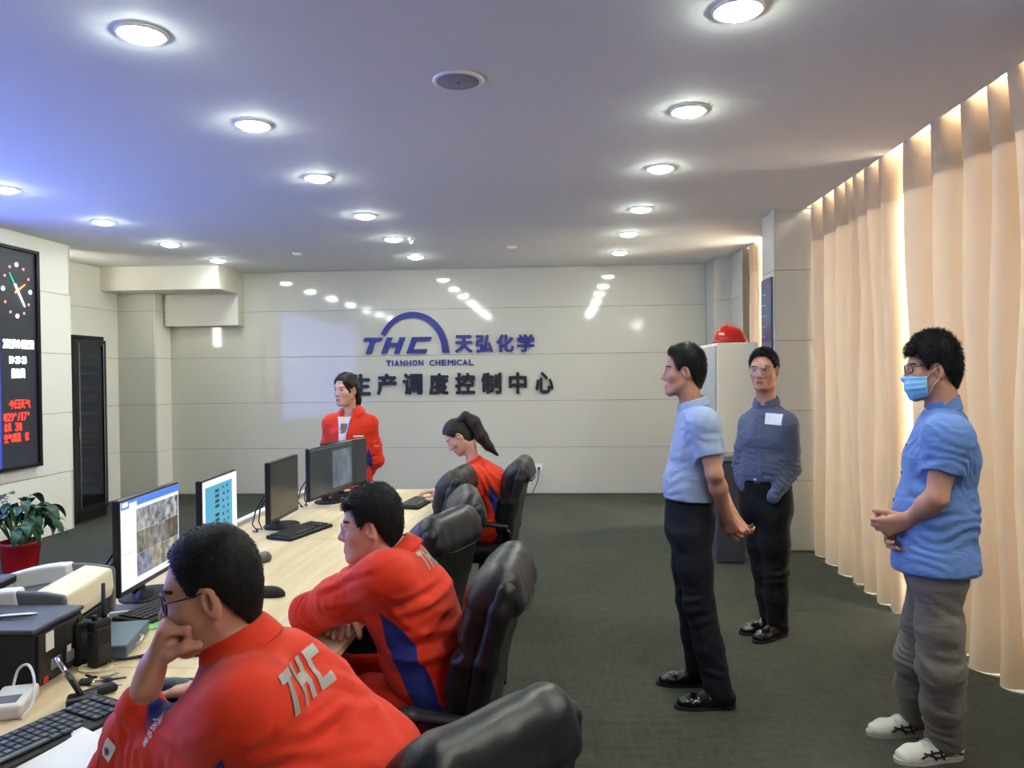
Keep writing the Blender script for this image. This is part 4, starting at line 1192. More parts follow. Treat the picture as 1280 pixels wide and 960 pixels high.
    def belt(s, m, at, r, hh=.017, buckle=True):
        J = s.J; up = unit(J['waist'] - J['pelvis']); c = J['pelvis'] + up * at; sd = unit(J['pside'] - up * (J['pside'] @ up)); f = np.cross(up, sd); n = 40
        P = np.array([[c + sd * math.cos(2 * math.pi * i / n) * (r[0] + q) + f * math.sin(2 * math.pi * i / n) * (r[1] + q) + up * z - s.o for q, z in ((-.004, -hh), (.003, -hh), (.003, hh), (-.004, hh))] for i in range(n)])
        o = s.child('belt', grid_mesh(P, True), m)
        if buckle:
            R = Matrix((Vector(sd), Vector(f), Vector(up))).transposed()
            s.child('buckle', box(Vector(c + f * (r[1] + .005) - s.o), (.042, .008, .034), .003, rot=R), M['metal'], parent=o)
        return o
    def shoe(s, t, toe, m, sole_m, w=.045, L=.27, hgt=.062, name='shoe', ankle=True, z0=0.):
        """toe = direction in plan"""
        A = s.J['a' + t]; d = unit(A3(toe[0], toe[1], 0)); sd = np.cross(d, A3(0, 0, 1)); c = A3(A[0], A[1], z0)
        R = rows(sd, d, (0, 0, 1)); hb = -.075; to = L + hb
        F = Field((-.07, hb - .02, -.01), (.07, to + .02, .15), .005)
        F.cap((0, hb + .035, .04), (0, .05, .04), (.036, .042), (.038, .045), side=(1, 0, 0), k=.02)
        F.cap((0, .05, .035), (.004, to - .075, .026), (.04, hgt * .62), (w, .034), side=(1, 0, 0), k=.03)
        F.cap((.004, to - .075, .026), (.004, to - .036, .022), (w, .034), (w * .78, .026), side=(1, 0, 0), k=.02)
        F.cap((0, hb + .04, .05), (0, -.03, .072), (.033, .036), (.034, .038), side=(1, 0, 0), k=.025)
        F.plane((0, 0, .013), (0, 0, -1))
        V, Q = F.mesh(2); Vw = (V @ R) + c
        o = s.child(name, np_mesh(Vw - s.o, Q), m)
        s.shoe_bvh = (bvh_of(V, Q), R, c)
        out = []; n = 36
        for i in range(n):
            a = 2 * math.pi * i / n; y = math.sin(a); x = math.cos(a)
            yy = (hb + to) / 2 + y * (L / 2 + .003); t_ = (yy - hb) / L
            ww = np.interp(t_, [0, .12, .35, .68, .88, 1], [.02, .036, .037, w + .003, w * .86, .02])
            out.append((x * ww / max(.35, math.sqrt(max(0., 1 - y * y))) if abs(y) < .94 else x * .06, yy))
        b = bmesh.new(); bm_prism(b, out, .017, None); bmesh.ops.recalc_face_normals(b, faces=b.faces)
        me = bm_me(b); co = np.array([v.co for v in me.vertices]); me.vertices.foreach_set('co', ((co @ R) + c - s.o).astype(np.float32).ravel()); me.update()
        s.child('sole', me, sole_m, False, parent=o)
        return o
    def decal(s, name, outlines, centre, right, upv, normal, m, off=.0025, parent=None, step=.012, reach=.12, VQ=None):
        """flat print laid on the garment made last; outlines are closed polygons in metres"""
        V, Q = VQ or s.last; bv = bvh_of(V, Q); right = unit(right); upv = np.asarray(upv, float); normal = unit(normal)
        out = []
        for pts in outlines:
            b = bmesh.new(); f = b.faces.new([b.verts.new((x, y, 0)) for x, y in pts]); 
            bmesh.ops.triangulate(b, faces=[f])
            for _ in range(4):
                es = [e for e in b.edges if e.calc_length() > step]
                if not es: break
                bmesh.ops.subdivide_edges(b, edges=es, cuts=1); bmesh.ops.triangulate(b, faces=b.faces)
            for v in b.verts:
                p = np.asarray(centre) + right * v.co.x + upv * v.co.y
                hit = bv.ray_cast(Vector(p + normal * reach), Vector(-normal), reach * 2)
                v.co = Vector((np.array(hit[0]) if hit[0] is not None else p) + normal * off - s.o)
            out.append(s.child(name, bm_me(b), m, True, parent=parent))
        return out

def logo_outlines(w, h):
    o = []
    for pts, ox in ((LOGO_T, 0.0), (LOGO_H, .92), (LOGO_C, 2.18)): o.append([((ox + x) / 3.45 * w - w / 2, z * h - h / 2) for x, z in pts])
    return o
def rect(x, y, w, h): return [(x - w / 2, y - h / 2), (x + w / 2, y - h / 2), (x + w / 2, y + h / 2), (x - w / 2, y + h / 2)]

# ------------------------------------------------------------------ the seven people
LOGO_B = None
def wob(V, a=.005, b=.0022, f=9.): return a * (vnoise(V * f) - .5) * 2 + b * (vnoise(V * f * 2.7 + 3.1) - .5) * 2

def side_panel(J, arm='L', lo=.0, hi=1.0, w=.036):
    """blue insert under the arm and down the flank on the given side"""
    def fn(V):
        sgn = -1 if arm == 'L' else 1
        sd, c = unit(J['side']), J['chest']; ax = unit(J['waist'] - J['chest']); f = np.cross(unit(-ax), sd) * 1.0
        q = V - c; tl = q @ ax; qf = q @ f; qs = (q @ sd) * sgn
        out = w * np.clip((tl + .03) / .11, .05, 1) - np.abs(qf + .0 + .10 * tl); out = np.where((qs > .06) & (tl > -.02), out, -1)
        S, E = J['s' + arm], J['e' + arm]; a = unit(E - S); q2 = V - S; t2 = (q2 @ a) / np.linalg.norm(E - S); r2 = q2 - (q2 @ a)[:, None] * a
        dn = A3(0, 0, -1.) * .7 - sgn * sd * .7; dn = unit(dn - a * (dn @ a)); rr = np.linalg.norm(r2, axis=1)
        under = (r2 @ dn) - rr * .52 - .04 * np.maximum(t2 - .35, 0) ** 2
        arm_ = np.where((t2 > .12) & (t2 < 1.02) & (rr < .085), under, -1)
        ax2 = unit(J['w' + arm] - E); q3 = V - E; t3 = (q3 @ ax2) / np.linalg.norm(J['w' + arm] - E); r3 = q3 - (q3 @ ax2)[:, None] * ax2; dn3 = J['s' + arm] - E; dn3 = unit(dn3 - ax2 * (dn3 @ ax2))
        fore = np.where((t3 > .15) & (t3 < 1.1) & (np.linalg.norm(r3, axis=1) < .075), (r3 @ dn3) - np.linalg.norm(r3, axis=1) * .80, -1)
        return np.maximum(np.maximum(out, arm_), fore)
    return fn

def arm_folds(J, V, t, amp=.009, seed=0.):
    S, E, Wp = J['s' + t], J['e' + t], J['w' + t]
    return (fold(V, E, .085, unit(E - S) + .6 * unit(Wp - E), .028, amp, seed=seed) + fold(V, S * .4 + E * .6, .10, E - S + A3(0, 0, .1), .045, amp * .7, seed=seed + 2) +
            fold(V, E * .4 + Wp * .6, .08, Wp - E, .032, amp * .7, seed=seed + 4))

def seated_legs(J, f, side, knee=.43, kz=.53, foot=.1):
    f = unit(A3(f[0], f[1], 0)); sd = unit(side); p = J['pelvis']
    for t, g in (('L', -1), ('R', 1)):
        J['h' + t] = p + sd * g * .088 + A3(0, 0, -.02); J['k' + t] = A3(*(p + f * knee + sd * g * .13)); J['k' + t][2] = kz
        J['a' + t] = A3(*(p + f * (knee + foot - .1) + sd * g * .13)); J['a' + t][2] = .095
    J['pside'] = sd

# ---- man at the near end of the desk, chin on his hand
f1 = unit(A3(-.93, .37, 0)); s1 = A3(.37, .93, 0)
J1 = dict(head=(-0.667, 1.435, 1.167), hf=(-.96, -.24, -.13), neck=(-0.624, 1.445, 1.061), chest=(-0.580, 1.450, 0.935), waist=(-.41, 1.45, .78), pelvis=(-.32, 1.46, .57), side=s1,
          sL=(-0.552, 1.300, 0.998), eL=(-0.864, 1.440, 0.809), wL=(-0.762, 1.375, 1.042), sR=(-0.573, 1.600, 0.934), eR=(-.72, 1.83, .825), wR=(-0.911, 1.920, 0.777), cf=(-.95, .25, -.35), look=(0, 1, -.2))
J1 = {k: A3(*v) for k, v in J1.items()}
seated_legs(J1, f1, s1)
p = Person(J1, 'seated man in orange-red uniform, thin black glasses, chin resting on his fist', (-.32, 1.46, 0), fine=.0026, hs=.95)
p.make_head(); p.make_core()
p.make_arm('L', dict(dir=(.32, .0, .95), n=(.90, .36, -.28), curls=[(1.25, 1.45, .8), (1.35, 1.35, .8), (1.4, 1.3, .7), (1.4, 1.2, .7)], thumb=((.80, .50, .42), (.62, .12, .72), (.35, -.05, .90)), tl=.86, sc=.98, k=.003), bare=False, thick=.88, h=.0023)
p.make_arm('R', dict(dir=(-.98, .16, -.06), n=(0, 0, -1), curls=[(.25, .35, .2), (.25, .35, .25), (.3, .35, .25), (.3, .4, .3)]), bare=False)
p.build('staff in orange-red uniforms')
p.eyes()
p.hair(MALE, top=.016, sidet=.004, back=.004, strands=6500, slen=.009, seed=2, spike=.001, flow=(0, .25, -.35), up=.7)
p.glasses(M['black'], thick=.0017)
CR1 = [((-0.522, 1.360, 0.950), (-0.388, 1.400, 0.966), .012, .007), ((-0.515, 1.360, 0.914), (-0.368, 1.400, 0.918), .012, .007), ((-0.581, 1.300, 0.948), (-0.550, 1.330, 0.980), .010, .007), ((-0.564, 1.300, 0.921), (-0.505, 1.340, 0.931), .012, .006),
       ((-0.512, 1.360, 0.972), (-0.423, 1.400, 0.989), .010, .004), ((-0.551, 1.380, 1.052), (-0.491, 1.450, 1.073), .010, .004), ((-0.763, 1.360, 0.946), (-0.670, 1.340, 0.920), .009, .005), ((-0.840, 1.400, 0.926), (-0.732, 1.360, 0.969), .009, .006)]
def d1(V):
    return (wob(V, .005, .002, 8) + arm_folds(J1, V, 'L', .010) + arm_folds(J1, V, 'R', .008) + fold(V, J1['waist'], .2, A3(.3, -.5, .8), .055, .012) +
            fold(V, J1['chest'] + A3(.1, -.05, -.02), .16, A3(-.35, .2, .8), .07, .008, seed=5) +
            sum(ridge(V, a, b, A3(.6, -.78, .2), w, m) for a, b, w, m in CR1))
JK1 = p.jacket(ORANGE, r_sh=.060, r_el=.053, r_wr=.038, h=.0055, hem=.10, puff=1.04, disp=d1, panel=side_panel(J1, 'L'), wide=1.05, cuff={'L': .70})
VQ1 = p.last
p.collar(ORANGE, r=(.057, .060), hh=.040, fold_=.016, dz=.0, gap=.45, spread=.018)
p.trousers(ORANGE2, h=.009, disp=lambda V: wob(V, .005, .003))
nb = unit(A3(.86, -.42, .30)); rb = unit(A3(.42, .86, .10)); ub = np.cross(nb, rb)
p.decal('back_print', logo_outlines(.18, .075), (-0.599, 1.450, 0.981), unit(rb + ub * .0), ub * 1.0, nb, M['silverprint'], VQ=VQ1, parent=JK1, reach=.2)
p.decal('side_panel', [[(-.045, -.045), (.020, .024), (.026, -.045)]], (-0.602, 1.300, 0.913), A3(1, .1, 0), A3(0, 0, 1.), unit(A3(.25, -.93, .2)), mat('royal_blue_cloth', '24307e', .75), VQ=VQ1, parent=JK1, reach=.2, off=.003)
ne = unit(A3(-.30, -.9, .35)); re_ = unit(A3(-.35, .35, -.8)); ue = np.cross(ne, re_)
PC = mat('sleeve_badge_print', '6d7a6d', .6)
p.decal('sleeve_badge', [rect(0, 0, .042, .03)], (-0.828, 1.400, 0.881), re_ * -1, ue * -1, ne, M['whiteprint'], VQ=VQ1, parent=JK1, reach=.15, off=.002)
p.decal('sleeve_badge', [[(.0085 * math.cos(2 * math.pi * k / 14) - .004, .0085 * math.sin(2 * math.pi * k / 14)) for k in range(14)]], (-0.828, 1.400, 0.881), re_ * -1, ue * -1, ne, PC, VQ=VQ1, parent=JK1, reach=.15, off=.0032)
def text_outline_decal(p, s_, size, centre, right, up, normal, m, VQ, parent, name='sleeve_print', off=.002, reach=.15, arch=0.):
    V, Q = VQ; bv = bvh_of(V, Q); right = unit(right); up = unit(up); normal = unit(normal)
    me = char_mesh(s_, size, 0.0001, size * .02); n = len(me.vertices); co = np.empty(n * 3, np.float32); me.vertices.foreach_get('co', co); co = co.reshape(-1, 3)
    co[:, :2] -= (co[:, :2].min(0) + co[:, :2].max(0)) / 2
    out = []
    for x, y, z in co:
        q = np.asarray(centre) + right * x + up * y
        hit = bv.ray_cast(Vector(q + normal * reach), Vector(-normal), reach * 2)
        out.append((np.array(hit[0]) if hit[0] is not None else q) + normal * (off + z) - p.o)
    me.vertices.foreach_set('co', np.array(out, np.float32).ravel()); me.update()
    return p.child(name, me, m, False, parent=parent)
text_outline_decal(p, '天弘化学', .017, (-0.727, 1.360, 0.936), re_ * 1 + A3(.15, 0, 0), ue, ne, M['whiteprint'], VQ1, JK1)
p.decal('sleeve_print', [[(.011 * math.cos(a), .011 * math.sin(a)) for a in np.linspace(0, math.pi, 12)] + [(.0085 * math.cos(a), .0085 * math.sin(a)) for a in np.linspace(math.pi, 0, 12)]], (-0.735, 1.360, 0.964), re_, ue, ne, M['whiteprint'], VQ=VQ1, parent=JK1, reach=.15, off=.002)
for t in 'LR': p.shoe(t, f1, M['shoeblack'], M['rubber'])

# ---- man leaning on his folded arms
f2 = unit(A3(-.97, .2, 0)); s2 = A3(.2, .97, 0)
J2 = dict(head=(-0.611, 2.450, 1.092), hf=(-.98, -.10, -.03), neck=(-0.540, 2.460, 0.999), chest=(-0.493, 2.450, 0.861), waist=(-0.441, 2.440, 0.715), pelvis=(-.375, 2.44, .59), side=s2,
          sL=(-0.534, 2.270, 0.976), eL=(-0.799, 2.400, 0.828), wL=(-.745, 2.64, .805), sR=(-.545, 2.60, .945), eR=(-.76, 2.74, .83), wR=(-.745, 2.53, .785), cf=(-.95, .2, -.3), look=(0, 1, -.1))
J2 = {k: A3(*v) for k, v in J2.items()}
seated_legs(J2, f2, s2)
p = Person(J2, 'seated man in orange-red uniform leaning on folded arms, round thin-rimmed glasses', (-.375, 2.44, 0), fine=.003, hs=1.0, skin=SKIN_L)
p.make_head(); p.make_core()
p.make_arm('L', None, bare=False)
p.make_arm('R', dict(dir=(.22, -1, -.05), n=(0, .0, -1), curls=[(.1, .15, .1)] * 4, spread=.04), bare=False)
p.build('staff in orange-red uniforms')
p.eyes()
p.hair(MALE, top=.024, sidet=.007, back=.010, strands=5500, slen=.015, seed=5, spike=.002, flow=(0, .45, -.35), up=.55,
       fringe=[((-.05, .075, .085), (.05, .075, .085), .016), ((-.03, .085, .072), (.045, .085, .072), .011)])
p.glasses(M['metal'], rx=.0265, rz=.024, thick=.0013, sq=2.1, z0=.0)
CR2 = [((-0.517, 2.300, 0.905), (-0.384, 2.360, 0.953), .012, .009), ((-0.523, 2.300, 0.854), (-0.364, 2.360, 0.906), .012, .010), ((-0.450, 2.300, 0.779), (-0.347, 2.360, 0.879), .012, .008), ((-0.494, 2.300, 0.790), (-0.355, 2.360, 0.804), .014, .008),
       ((-0.482, 2.300, 0.717), (-0.319, 2.360, 0.747), .014, .008), ((-0.744, 2.300, 0.928), (-0.613, 2.260, 1.002), .010, .006), ((-0.735, 2.300, 0.881), (-0.554, 2.250, 0.943), .010, .007), ((-0.659, 2.280, 0.973), (-0.519, 2.250, 1.034), .010, .006)]
def d2(V):
    return (wob(V, .005, .002, 8) + arm_folds(J2, V, 'L', .011, 3) + arm_folds(J2, V, 'R', .008) + fold(V, J2['waist'] + A3(.05, -.08, 0), .2, A3(.5, -.1, .8), .06, .014, seed=2) +
            fold(V, J2['chest'] + A3(0, -.1, 0), .13, A3(.6, 0, .7), .05, .006, seed=5) +
            sum(ridge(V, a, b, A3(.25, -.93, .25), w, m) for a, b, w, m in CR2))
JK2 = p.jacket(ORANGE, r_sh=.066, r_el=.060, r_wr=.046, h=.006, hem=.12, puff=1.06, disp=d2, panel=side_panel(J2, 'L', w=.04), wide=1.0)
VQ2 = p.last
p.collar(ORANGE, r=(.068, .070), hh=.042, fold_=.026, dz=-.01, gap=.4, spread=.02)
TR2 = p.trousers(ORANGE2, h=.009, disp=lambda V: wob(V, .005, .003))
p.decal('reflective_strip', [rect(x, 0, .009, .022) for x in (-.036, -.024, -.012, .0, .012, .024, .036)], (-0.503, 2.250, 0.549), A3(1, .0, .18), A3(.0, .5, .85), A3(0, -.85, .5), M['whiteprint'], parent=TR2, reach=.3)
nb = unit(A3(.80, -.30, .52)); rb = unit(A3(.30, .95, .08)); ub = np.cross(nb, rb)
p.decal('back_print', logo_outlines(.155, .068), (-0.529, 2.500, 0.929), rb, ub, nb, M['silverprint'], VQ=VQ2, parent=JK2, reach=.2)
for t in 'LR': p.shoe(t, f2, M['shoeblack'], M['rubber'])

# ---- woman with a ponytail at the far end
f3 = unit(A3(-.97, -.12, 0)); s3 = A3(-.12, .97, 0)
J3 = dict(head=(-0.680, 5.120, 1.169), hf=(-.74, -.1, -.60), hu=(-.5, 0, .8), neck=(-0.586, 5.130, 0.985), chest=(-0.486, 5.140, 0.859), waist=(-0.450, 5.150, 0.712), pelvis=(-.47, 5.16, .58), side=s3,
          sL=(-0.556, 5.000, 0.905), eL=(-.62, 4.96, .775), wL=(-0.801, 5.000, 0.769), sR=(-.58, 5.29, .91), eR=(-.68, 5.34, .80), wR=(-0.832, 5.200, 0.797), cf=(-.8, -.1, -.5), look=(0, 1, -.3))
J3 = {k: A3(*v) for k, v in J3.items()}
seated_legs(J3, f3, s3, knee=.40)
p = Person(J3, 'seated woman in orange-red uniform with a long dark ponytail, looking down', (-.47, 5.16, 0), fine=.0036, hs=.95, wide=.96, skin=SKIN_L, female=True)
p.make_head(); p.make_core()
for t in 'LR': p.make_arm(t, dict(dir=(-1, -.15 if t == 'L' else -.25, -.04), n=(0, 0, -1), curls=[(.3, .4, .3)] * 4), bare=False)
p.build('staff in orange-red uniforms')
p.eyes()
def pony3(F):
    pts = [(0, -.085, .10), (0, -.135, .125), (0, -.17, .085), (0, -.18, .02)]
    F.chain(pts, [.022, .03, .034, .034], k=.02)
p.hair(dict(line=([-.14, -.085, -.05, -.02, .005, .02, .035, .05, .07, .10], [-.15, -.13, -.085, -.03, .02, .012, .015, .042, .075, .088])), top=.012, sidet=.006, back=.010, strands=1500, slen=.014, seed=8, spike=.001, flow=(0, -.8, .2), up=.15, m=M['hairbrown'], nape=.75)
hp = lambda q: p.hw(q) - p.o
tail = [A3(*q) - p.o for q in ((-0.684, 5.120, 1.261), (-0.635, 5.120, 1.303), (-0.581, 5.120, 1.265), (-0.534, 5.120, 1.174), (-0.481, 5.120, 1.104), (-0.422, 5.120, 1.044))]
F = Field(np.min(tail, 0) - .1, np.max(tail, 0) + .1, .006)
F.chain(tail, [.030, .034, .045, .044, .030, .010], k=.02)
soft('ponytail', F, M['hairbrown'], p.body, disp=lambda V: .005 * (vnoise(V * A3(90, 90, 12)) - .5))
link('hair_tie', tube([tuple((tail[0] * .6 + tail[1] * .4) + A3(.012 * math.cos(a), .026 * math.sin(a), .022 * math.cos(a))) for a in np.linspace(0, 6.0, 14)], .006, 6), M['white'], p.body)['label'] = 'pale hair tie'
def d3(V): return wob(V, .005, .003, 9) + arm_folds(J3, V, 'L', .009) + fold(V, J3['chest'] + A3(.05, -.1, 0), .18, A3(.7, 0, .4), .05, .012)
JK3 = p.jacket(ORANGE, r_sh=.058, r_el=.054, r_wr=.046, h=.0075, hem=.12, puff=1.0, disp=d3, panel=side_panel(J3, 'L', w=.035))
p.collar(ORANGE, r=(.056, .058), hh=.04, fold_=.02, dz=-.005, gap=.4)
p.trousers(ORANGE2, h=.01, disp=lambda V: wob(V, .005, .003))
for t in 'LR': p.shoe(t, f3, M['shoeblack'], M['rubber'], L=.24)

# ---- woman standing behind the far end of the desk
s4 = A3(-1, -.02, 0)
J4 = dict(head=(-1.650, 5.850, 1.476), hf=(-.50, -.87, -.04), neck=(-1.629, 5.880, 1.313), chest=(-1.632, 5.880, 1.151), waist=(-1.634, 5.880, 0.989), pelvis=(-1.636, 5.880, 0.827), side=s4, pside=s4,
          sR=(-1.783, 5.880, 1.221), eR=(-1.847, 5.930, 0.928), wR=(-1.763, 6.030, 0.757), sL=(-1.479, 5.880, 1.218), eL=(-1.439, 5.930, 0.926), wL=(-1.588, 6.030, 0.756), cf=(-.05, -1, 0), look=(-.2, 1, 0))
J4 = {k: A3(*v) for k, v in J4.items()}
px4, py4 = J4['pelvis'][0], J4['pelvis'][1]
for t, g in (('L', 1), ('R', -1)): J4['h' + t] = A3(px4 + g * .085, py4, .80); J4['k' + t] = A3(px4 + g * .085, py4 - .01, .45); J4['a' + t] = A3(px4 + g * .085, py4 + .02, .09)
p = Person(J4, 'standing woman in open orange-red jacket with a lanyard badge, hair tied back', (px4, py4, 0), fine=.0036, hs=1.03, wide=.97, skin=SKIN_L, female=True)
p.make_head(); p.make_core()
for t, g in (('L', -1), ('R', 1)): p.make_arm(t, dict(dir=(g * .8, .15, -.55), n=(0, -1, 0), curls=[(.4, .5, .3)] * 4), bare=False)
p.build('staff in orange-red uniforms')
p.eyes()
p.hair(FEMALE, top=.016, sidet=.014, back=.012, strands=1500, slen=.016, seed=9, spike=.001, flow=(0, -.6, -.3), up=.15, m=M['hairbrown'],
       fringe=[((-.045, .068, .065), (-.066, .035, -.01), .011), ((.045, .068, .065), (.066, .035, -.03), .011)])
hp = lambda q: p.hw(q) - p.o
F = Field(hp((0, -.14, -.05)) - .2, hp((0, -.14, -.05)) + .2, .006)
F.chain([hp((0, -.09, .02)), hp((0, -.13, .0)), hp((.005, -.135, -.08)), hp((.0, -.12, -.17))], [.022, .03, .03, .014], k=.02)
soft('ponytail', F, M['hairbrown'], p.body, disp=lambda V: .005 * (vnoise(V * A3(90, 90, 12)) - .5))
def d4(V): return wob(V, .006, .003, 9) + arm_folds(J4, V, 'L', .008) + arm_folds(J4, V, 'R', .008) + fold(V, J4['waist'], .16, A3(.2, 0, 1), .06, .008)
def panel4(V):
    base = side_panel(J4, 'L', w=.03)(V)
    S, E, Wp = J4['sL'], J4['eL'], J4['wL']
    q = V - E; inn = .030 * (1 - (q[:, 2] / .13) ** 2) - np.abs(q[:, 0] + .040); return np.maximum(np.where((V[:, 1] < E[1] + .01) & (np.abs(q[:, 2]) < .13) & (q[:, 0] > -.09), inn, -1) - .008, np.where(V[:, 0] > S[0] - .05, base, -1) * .0 - .01)
fv = A3(.01, -1, 0)
JK4 = p.jacket(ORANGE, r_sh=.052, r_el=.052, r_wr=.046, h=.0065, hem=.17, puff=1.0, disp=d4, panel=panel4, wide=1.0,
               vee=[(J4['neck'] + fv * .055 + A3(-.01, 0, .05), J4['chest'] + fv * .125 + A3(-.012, 0, .02), .052, .024)])
VQ4 = p.last
p.collar(ORANGE, r=(.060, .060), hh=.036, fold_=.045, dz=.0, gap=.62, spread=.05, drop=.05)
nf = A3(0, -1, .05); rt = A3(1, 0, 0); upz = A3(0, 0, 1.)
c4 = J4['chest'] + A3(-.018, 0, 0)
sh = p.decal('undershirt', [[(-.048, .100), (.044, .100), (.026, -.02), (.012, -.25), (-.034, -.25), (-.034, -.02)]], c4 + A3(0, 0, .02), rt, upz, nf, mat('white_shirt_front', 'e8dedd', .8), VQ=VQ4, parent=JK4, reach=.25, off=.011)
p.decal('shirt_stripe', [rect(0, 0, .046, .075)], c4 + A3(-.002, 0, .03), rt, upz, nf, mat('grey_shirt_print', '6d6a70', .8), VQ=VQ4, parent=JK4, reach=.25, off=.0125)
bd = p.decal('badge', [rect(0, 0, .052, .10)], c4 + A3(-.008, 0, -.067), rt, upz, nf, mat('pink_white_card', 'f0dfe2', .4), VQ=VQ4, parent=JK4, reach=.25, off=.018)
for g in (-1, 1):
    p.decal('lanyard', [[(g * .05 - .004, .12), (g * .05 + .004, .12), (-.002, -.085), (-.010, -.085)]], c4 + A3(0, 0, .0), rt, upz, nf, mat('pale_lanyard', 'd9c7cf', .7), VQ=VQ4, parent=JK4, reach=.25, off=.0145)
p.decal('chest_print', [rect(0, 0, .07, .012)], J4['chest'] + A3(.09, 0, -.03), rt, upz, nf, M['whiteprint'], VQ=VQ4, parent=JK4, reach=.25)
p.decal('pocket_flap', [[(-.06, .012), (.06, .012), (.055, -.02), (0, -.032), (-.055, -.02)]], J4['chest'] + A3(.085, 0, -.06), rt, upz, nf, ORANGE2, VQ=VQ4, parent=JK4, reach=.25, off=.004)
p.decal('sleeve_band', [rect(0, 0, .05, .012)], J4['sL'] * .4 + J4['eL'] * .6, rt, upz, unit(A3(.5, -.8, 0)), mat('peach_band', 'f2a27c', .6), VQ=VQ4, parent=JK4)
p.trousers(ORANGE2, rt=.085, rk=.07, ra=.062, h=.01, disp=lambda V: wob(V, .006, .003))
for t in 'LR': p.shoe(t, (-.1, -1), M['shoeblack'], M['rubber'], L=.24)

# ---- man in the light blue short-sleeved shirt, seen from the side
BLUE1 = attr_mat('light_blue_shirt', '9dadcc', [], rough=.8, bump=(500, .12), sheen=.05, var=.04, crease=16.0)
SLATE = attr_mat('slate_blue_shirt', '535b74', [], rough=.8, bump=(420, .25), sheen=.05, var=.10, crease=16.0)
LINEN = attr_mat('mid_blue_linen', '6484be', [], rough=.85, bump=(380, .25), sheen=.05, var=.08, crease=20.0)
NAVYT = attr_mat('dark_navy_trousers', '0d1019', [], rough=.75, bump=(500, .1), var=.05, crease=10.0)
BLACKT = attr_mat('black_trousers', '0b0c0e', [], rough=.8, bump=(500, .1), var=.05, crease=10.0)
GREYT = attr_mat('grey_cotton_trousers', '80786f', [], rough=.85, bump=(400, .2), var=.06, crease=14.0)

def leg_folds(J, V, t, amp=.007, seed=0.):
    H, K, A = J['h' + t], J['k' + t], J['a' + t]
    return (fold(V, K, .14, (A - H) + A3(.25, .1, 0), .05, amp, seed=seed) + fold(V, A + A3(0, 0, .08), .12, A3(.15, 0, 1), .045, amp * 1.1, seed=seed + 3) +
            fold(V, H + A3(0, 0, -.08), .12, A3(.5, .2, 1), .06, amp * .6, seed=seed + 5))

s5_ = A3(.12, .99, 0)
J5 = dict(head=(0.609, 3.800, 1.581), hf=(-.985, .15, .03), neck=(0.648, 3.810, 1.416), chest=(0.666, 3.810, 1.212), waist=(0.637, 3.810, 1.031), pelvis=(0.628, 3.810, 0.850), side=s5_, pside=s5_,
          sL=(0.668, 3.630, 1.341), eL=(0.705, 3.585, 1.115), wL=(0.783, 3.700, 0.902), sR=(0.696, 4.000, 1.317), eR=(0.781, 4.030, 1.058), wR=(0.841, 3.880, 0.885),
          hL=(0.620, 3.720, 0.806), hR=(0.634, 3.900, 0.785), kL=(0.649, 3.685, 0.482), kR=(0.647, 3.900, 0.438), aL=(0.734, 3.660, 0.069), aR=(0.684, 3.920, 0.091), cf=(-.98, .12, -.2))
J5 = {k: A3(*v) for k, v in J5.items()}
o5 = A3(J5['pelvis'][0], J5['pelvis'][1], 0)
p = Person(J5, 'standing man in a light blue short-sleeved shirt and navy trousers, hands behind his back', o5, fine=.0031)
p.make_head(); p.make_core()
p.make_arm('L', dict(dir=(.35, .25, -.85), n=(.5, .75, .35), curls=[(.35, .4, .25), (.25, .35, .2), (.35, .4, .3), (.5, .5, .3)], spread=.08))
p.make_arm('R', dict(dir=(.45, -.35, -.75), n=(.5, -.6, -.3), curls=[(.6, .7, .4)] * 4))
p.build('standing men')
p.eyes()
p.hair(MALE, top=.024, sidet=.006, back=.012, strands=4500, slen=.017, seed=12, spike=.002, flow=(0, .1, -.45), up=.75,
       fringe=[((-.04, .06, .105), (.04, .06, .105), .02)])
def d5(V):
    return (wob(V, .005, .002, 8) + fold(V, J5['waist'] + A3(0, 0, -.03), .15, A3(.35, .1, 1), .04, .011) + fold(V, J5['chest'] + A3(.02, -.1, -.03), .12, A3(-.5, 0, 1), .05, .008, seed=3) +
            fold(V, J5['sL'] * .6 + J5['eL'] * .4, .08, A3(.3, 0, 1), .05, .006, seed=4))
p.jacket(BLUE1, r_sh=.066, r_el=.062, h=.0056, hem=-.115, puff=.98, sleeve=.66, forearm=False, disp=d5, name='shirt', belly=.012)
VQ5 = p.last
p.collar(BLUE1, r=(.064, .064), hh=.034, fold_=.030, dz=.006, gap=.22, spread=.010, drop=.022)
fr5 = unit(A3(-.99, .12, 0))
for z in (.02, -.06, -.14):
    q = J5['chest'] + A3(0, 0, z); hit = bvh_of(*VQ5).ray_cast(Vector(q + fr5 * .4), Vector(-fr5), .6)
    if hit[0]: link('button', lathe([(0, 0), (.005, 0), (.005, .002), (0, .002)], 10), M['white'], p.body, loc=tuple(np.array(hit[0]) - p.o), rot=(0, -math.pi / 2, 0))
p.decal('chest_pocket', [[(-.05, .06), (.05, .06), (.05, -.045), (0, -.06), (-.05, -.045)]], J5['chest'] + A3(0, -.06, .0), unit(A3(.35, -.93, 0)), A3(0, 0, 1.), unit(A3(-.93, -.35, 0)), BLUE1, VQ=VQ5, reach=.25, off=.003)
p.trousers(NAVYT, rt=.090, rk=.070, ra=.064, disp=lambda V: wob(V, .004, .002) + leg_folds(J5, V, 'L') + leg_folds(J5, V, 'R'), top=.135, seat=(.162, .122))
p.belt(M['belt'], .122, (.156, .119))
p.shoe('L', (-1, -.06), M['shoeblack'], M['rubber'], L=.285); p.shoe('R', (-1, .02), M['shoeblack'], M['rubber'], L=.285)

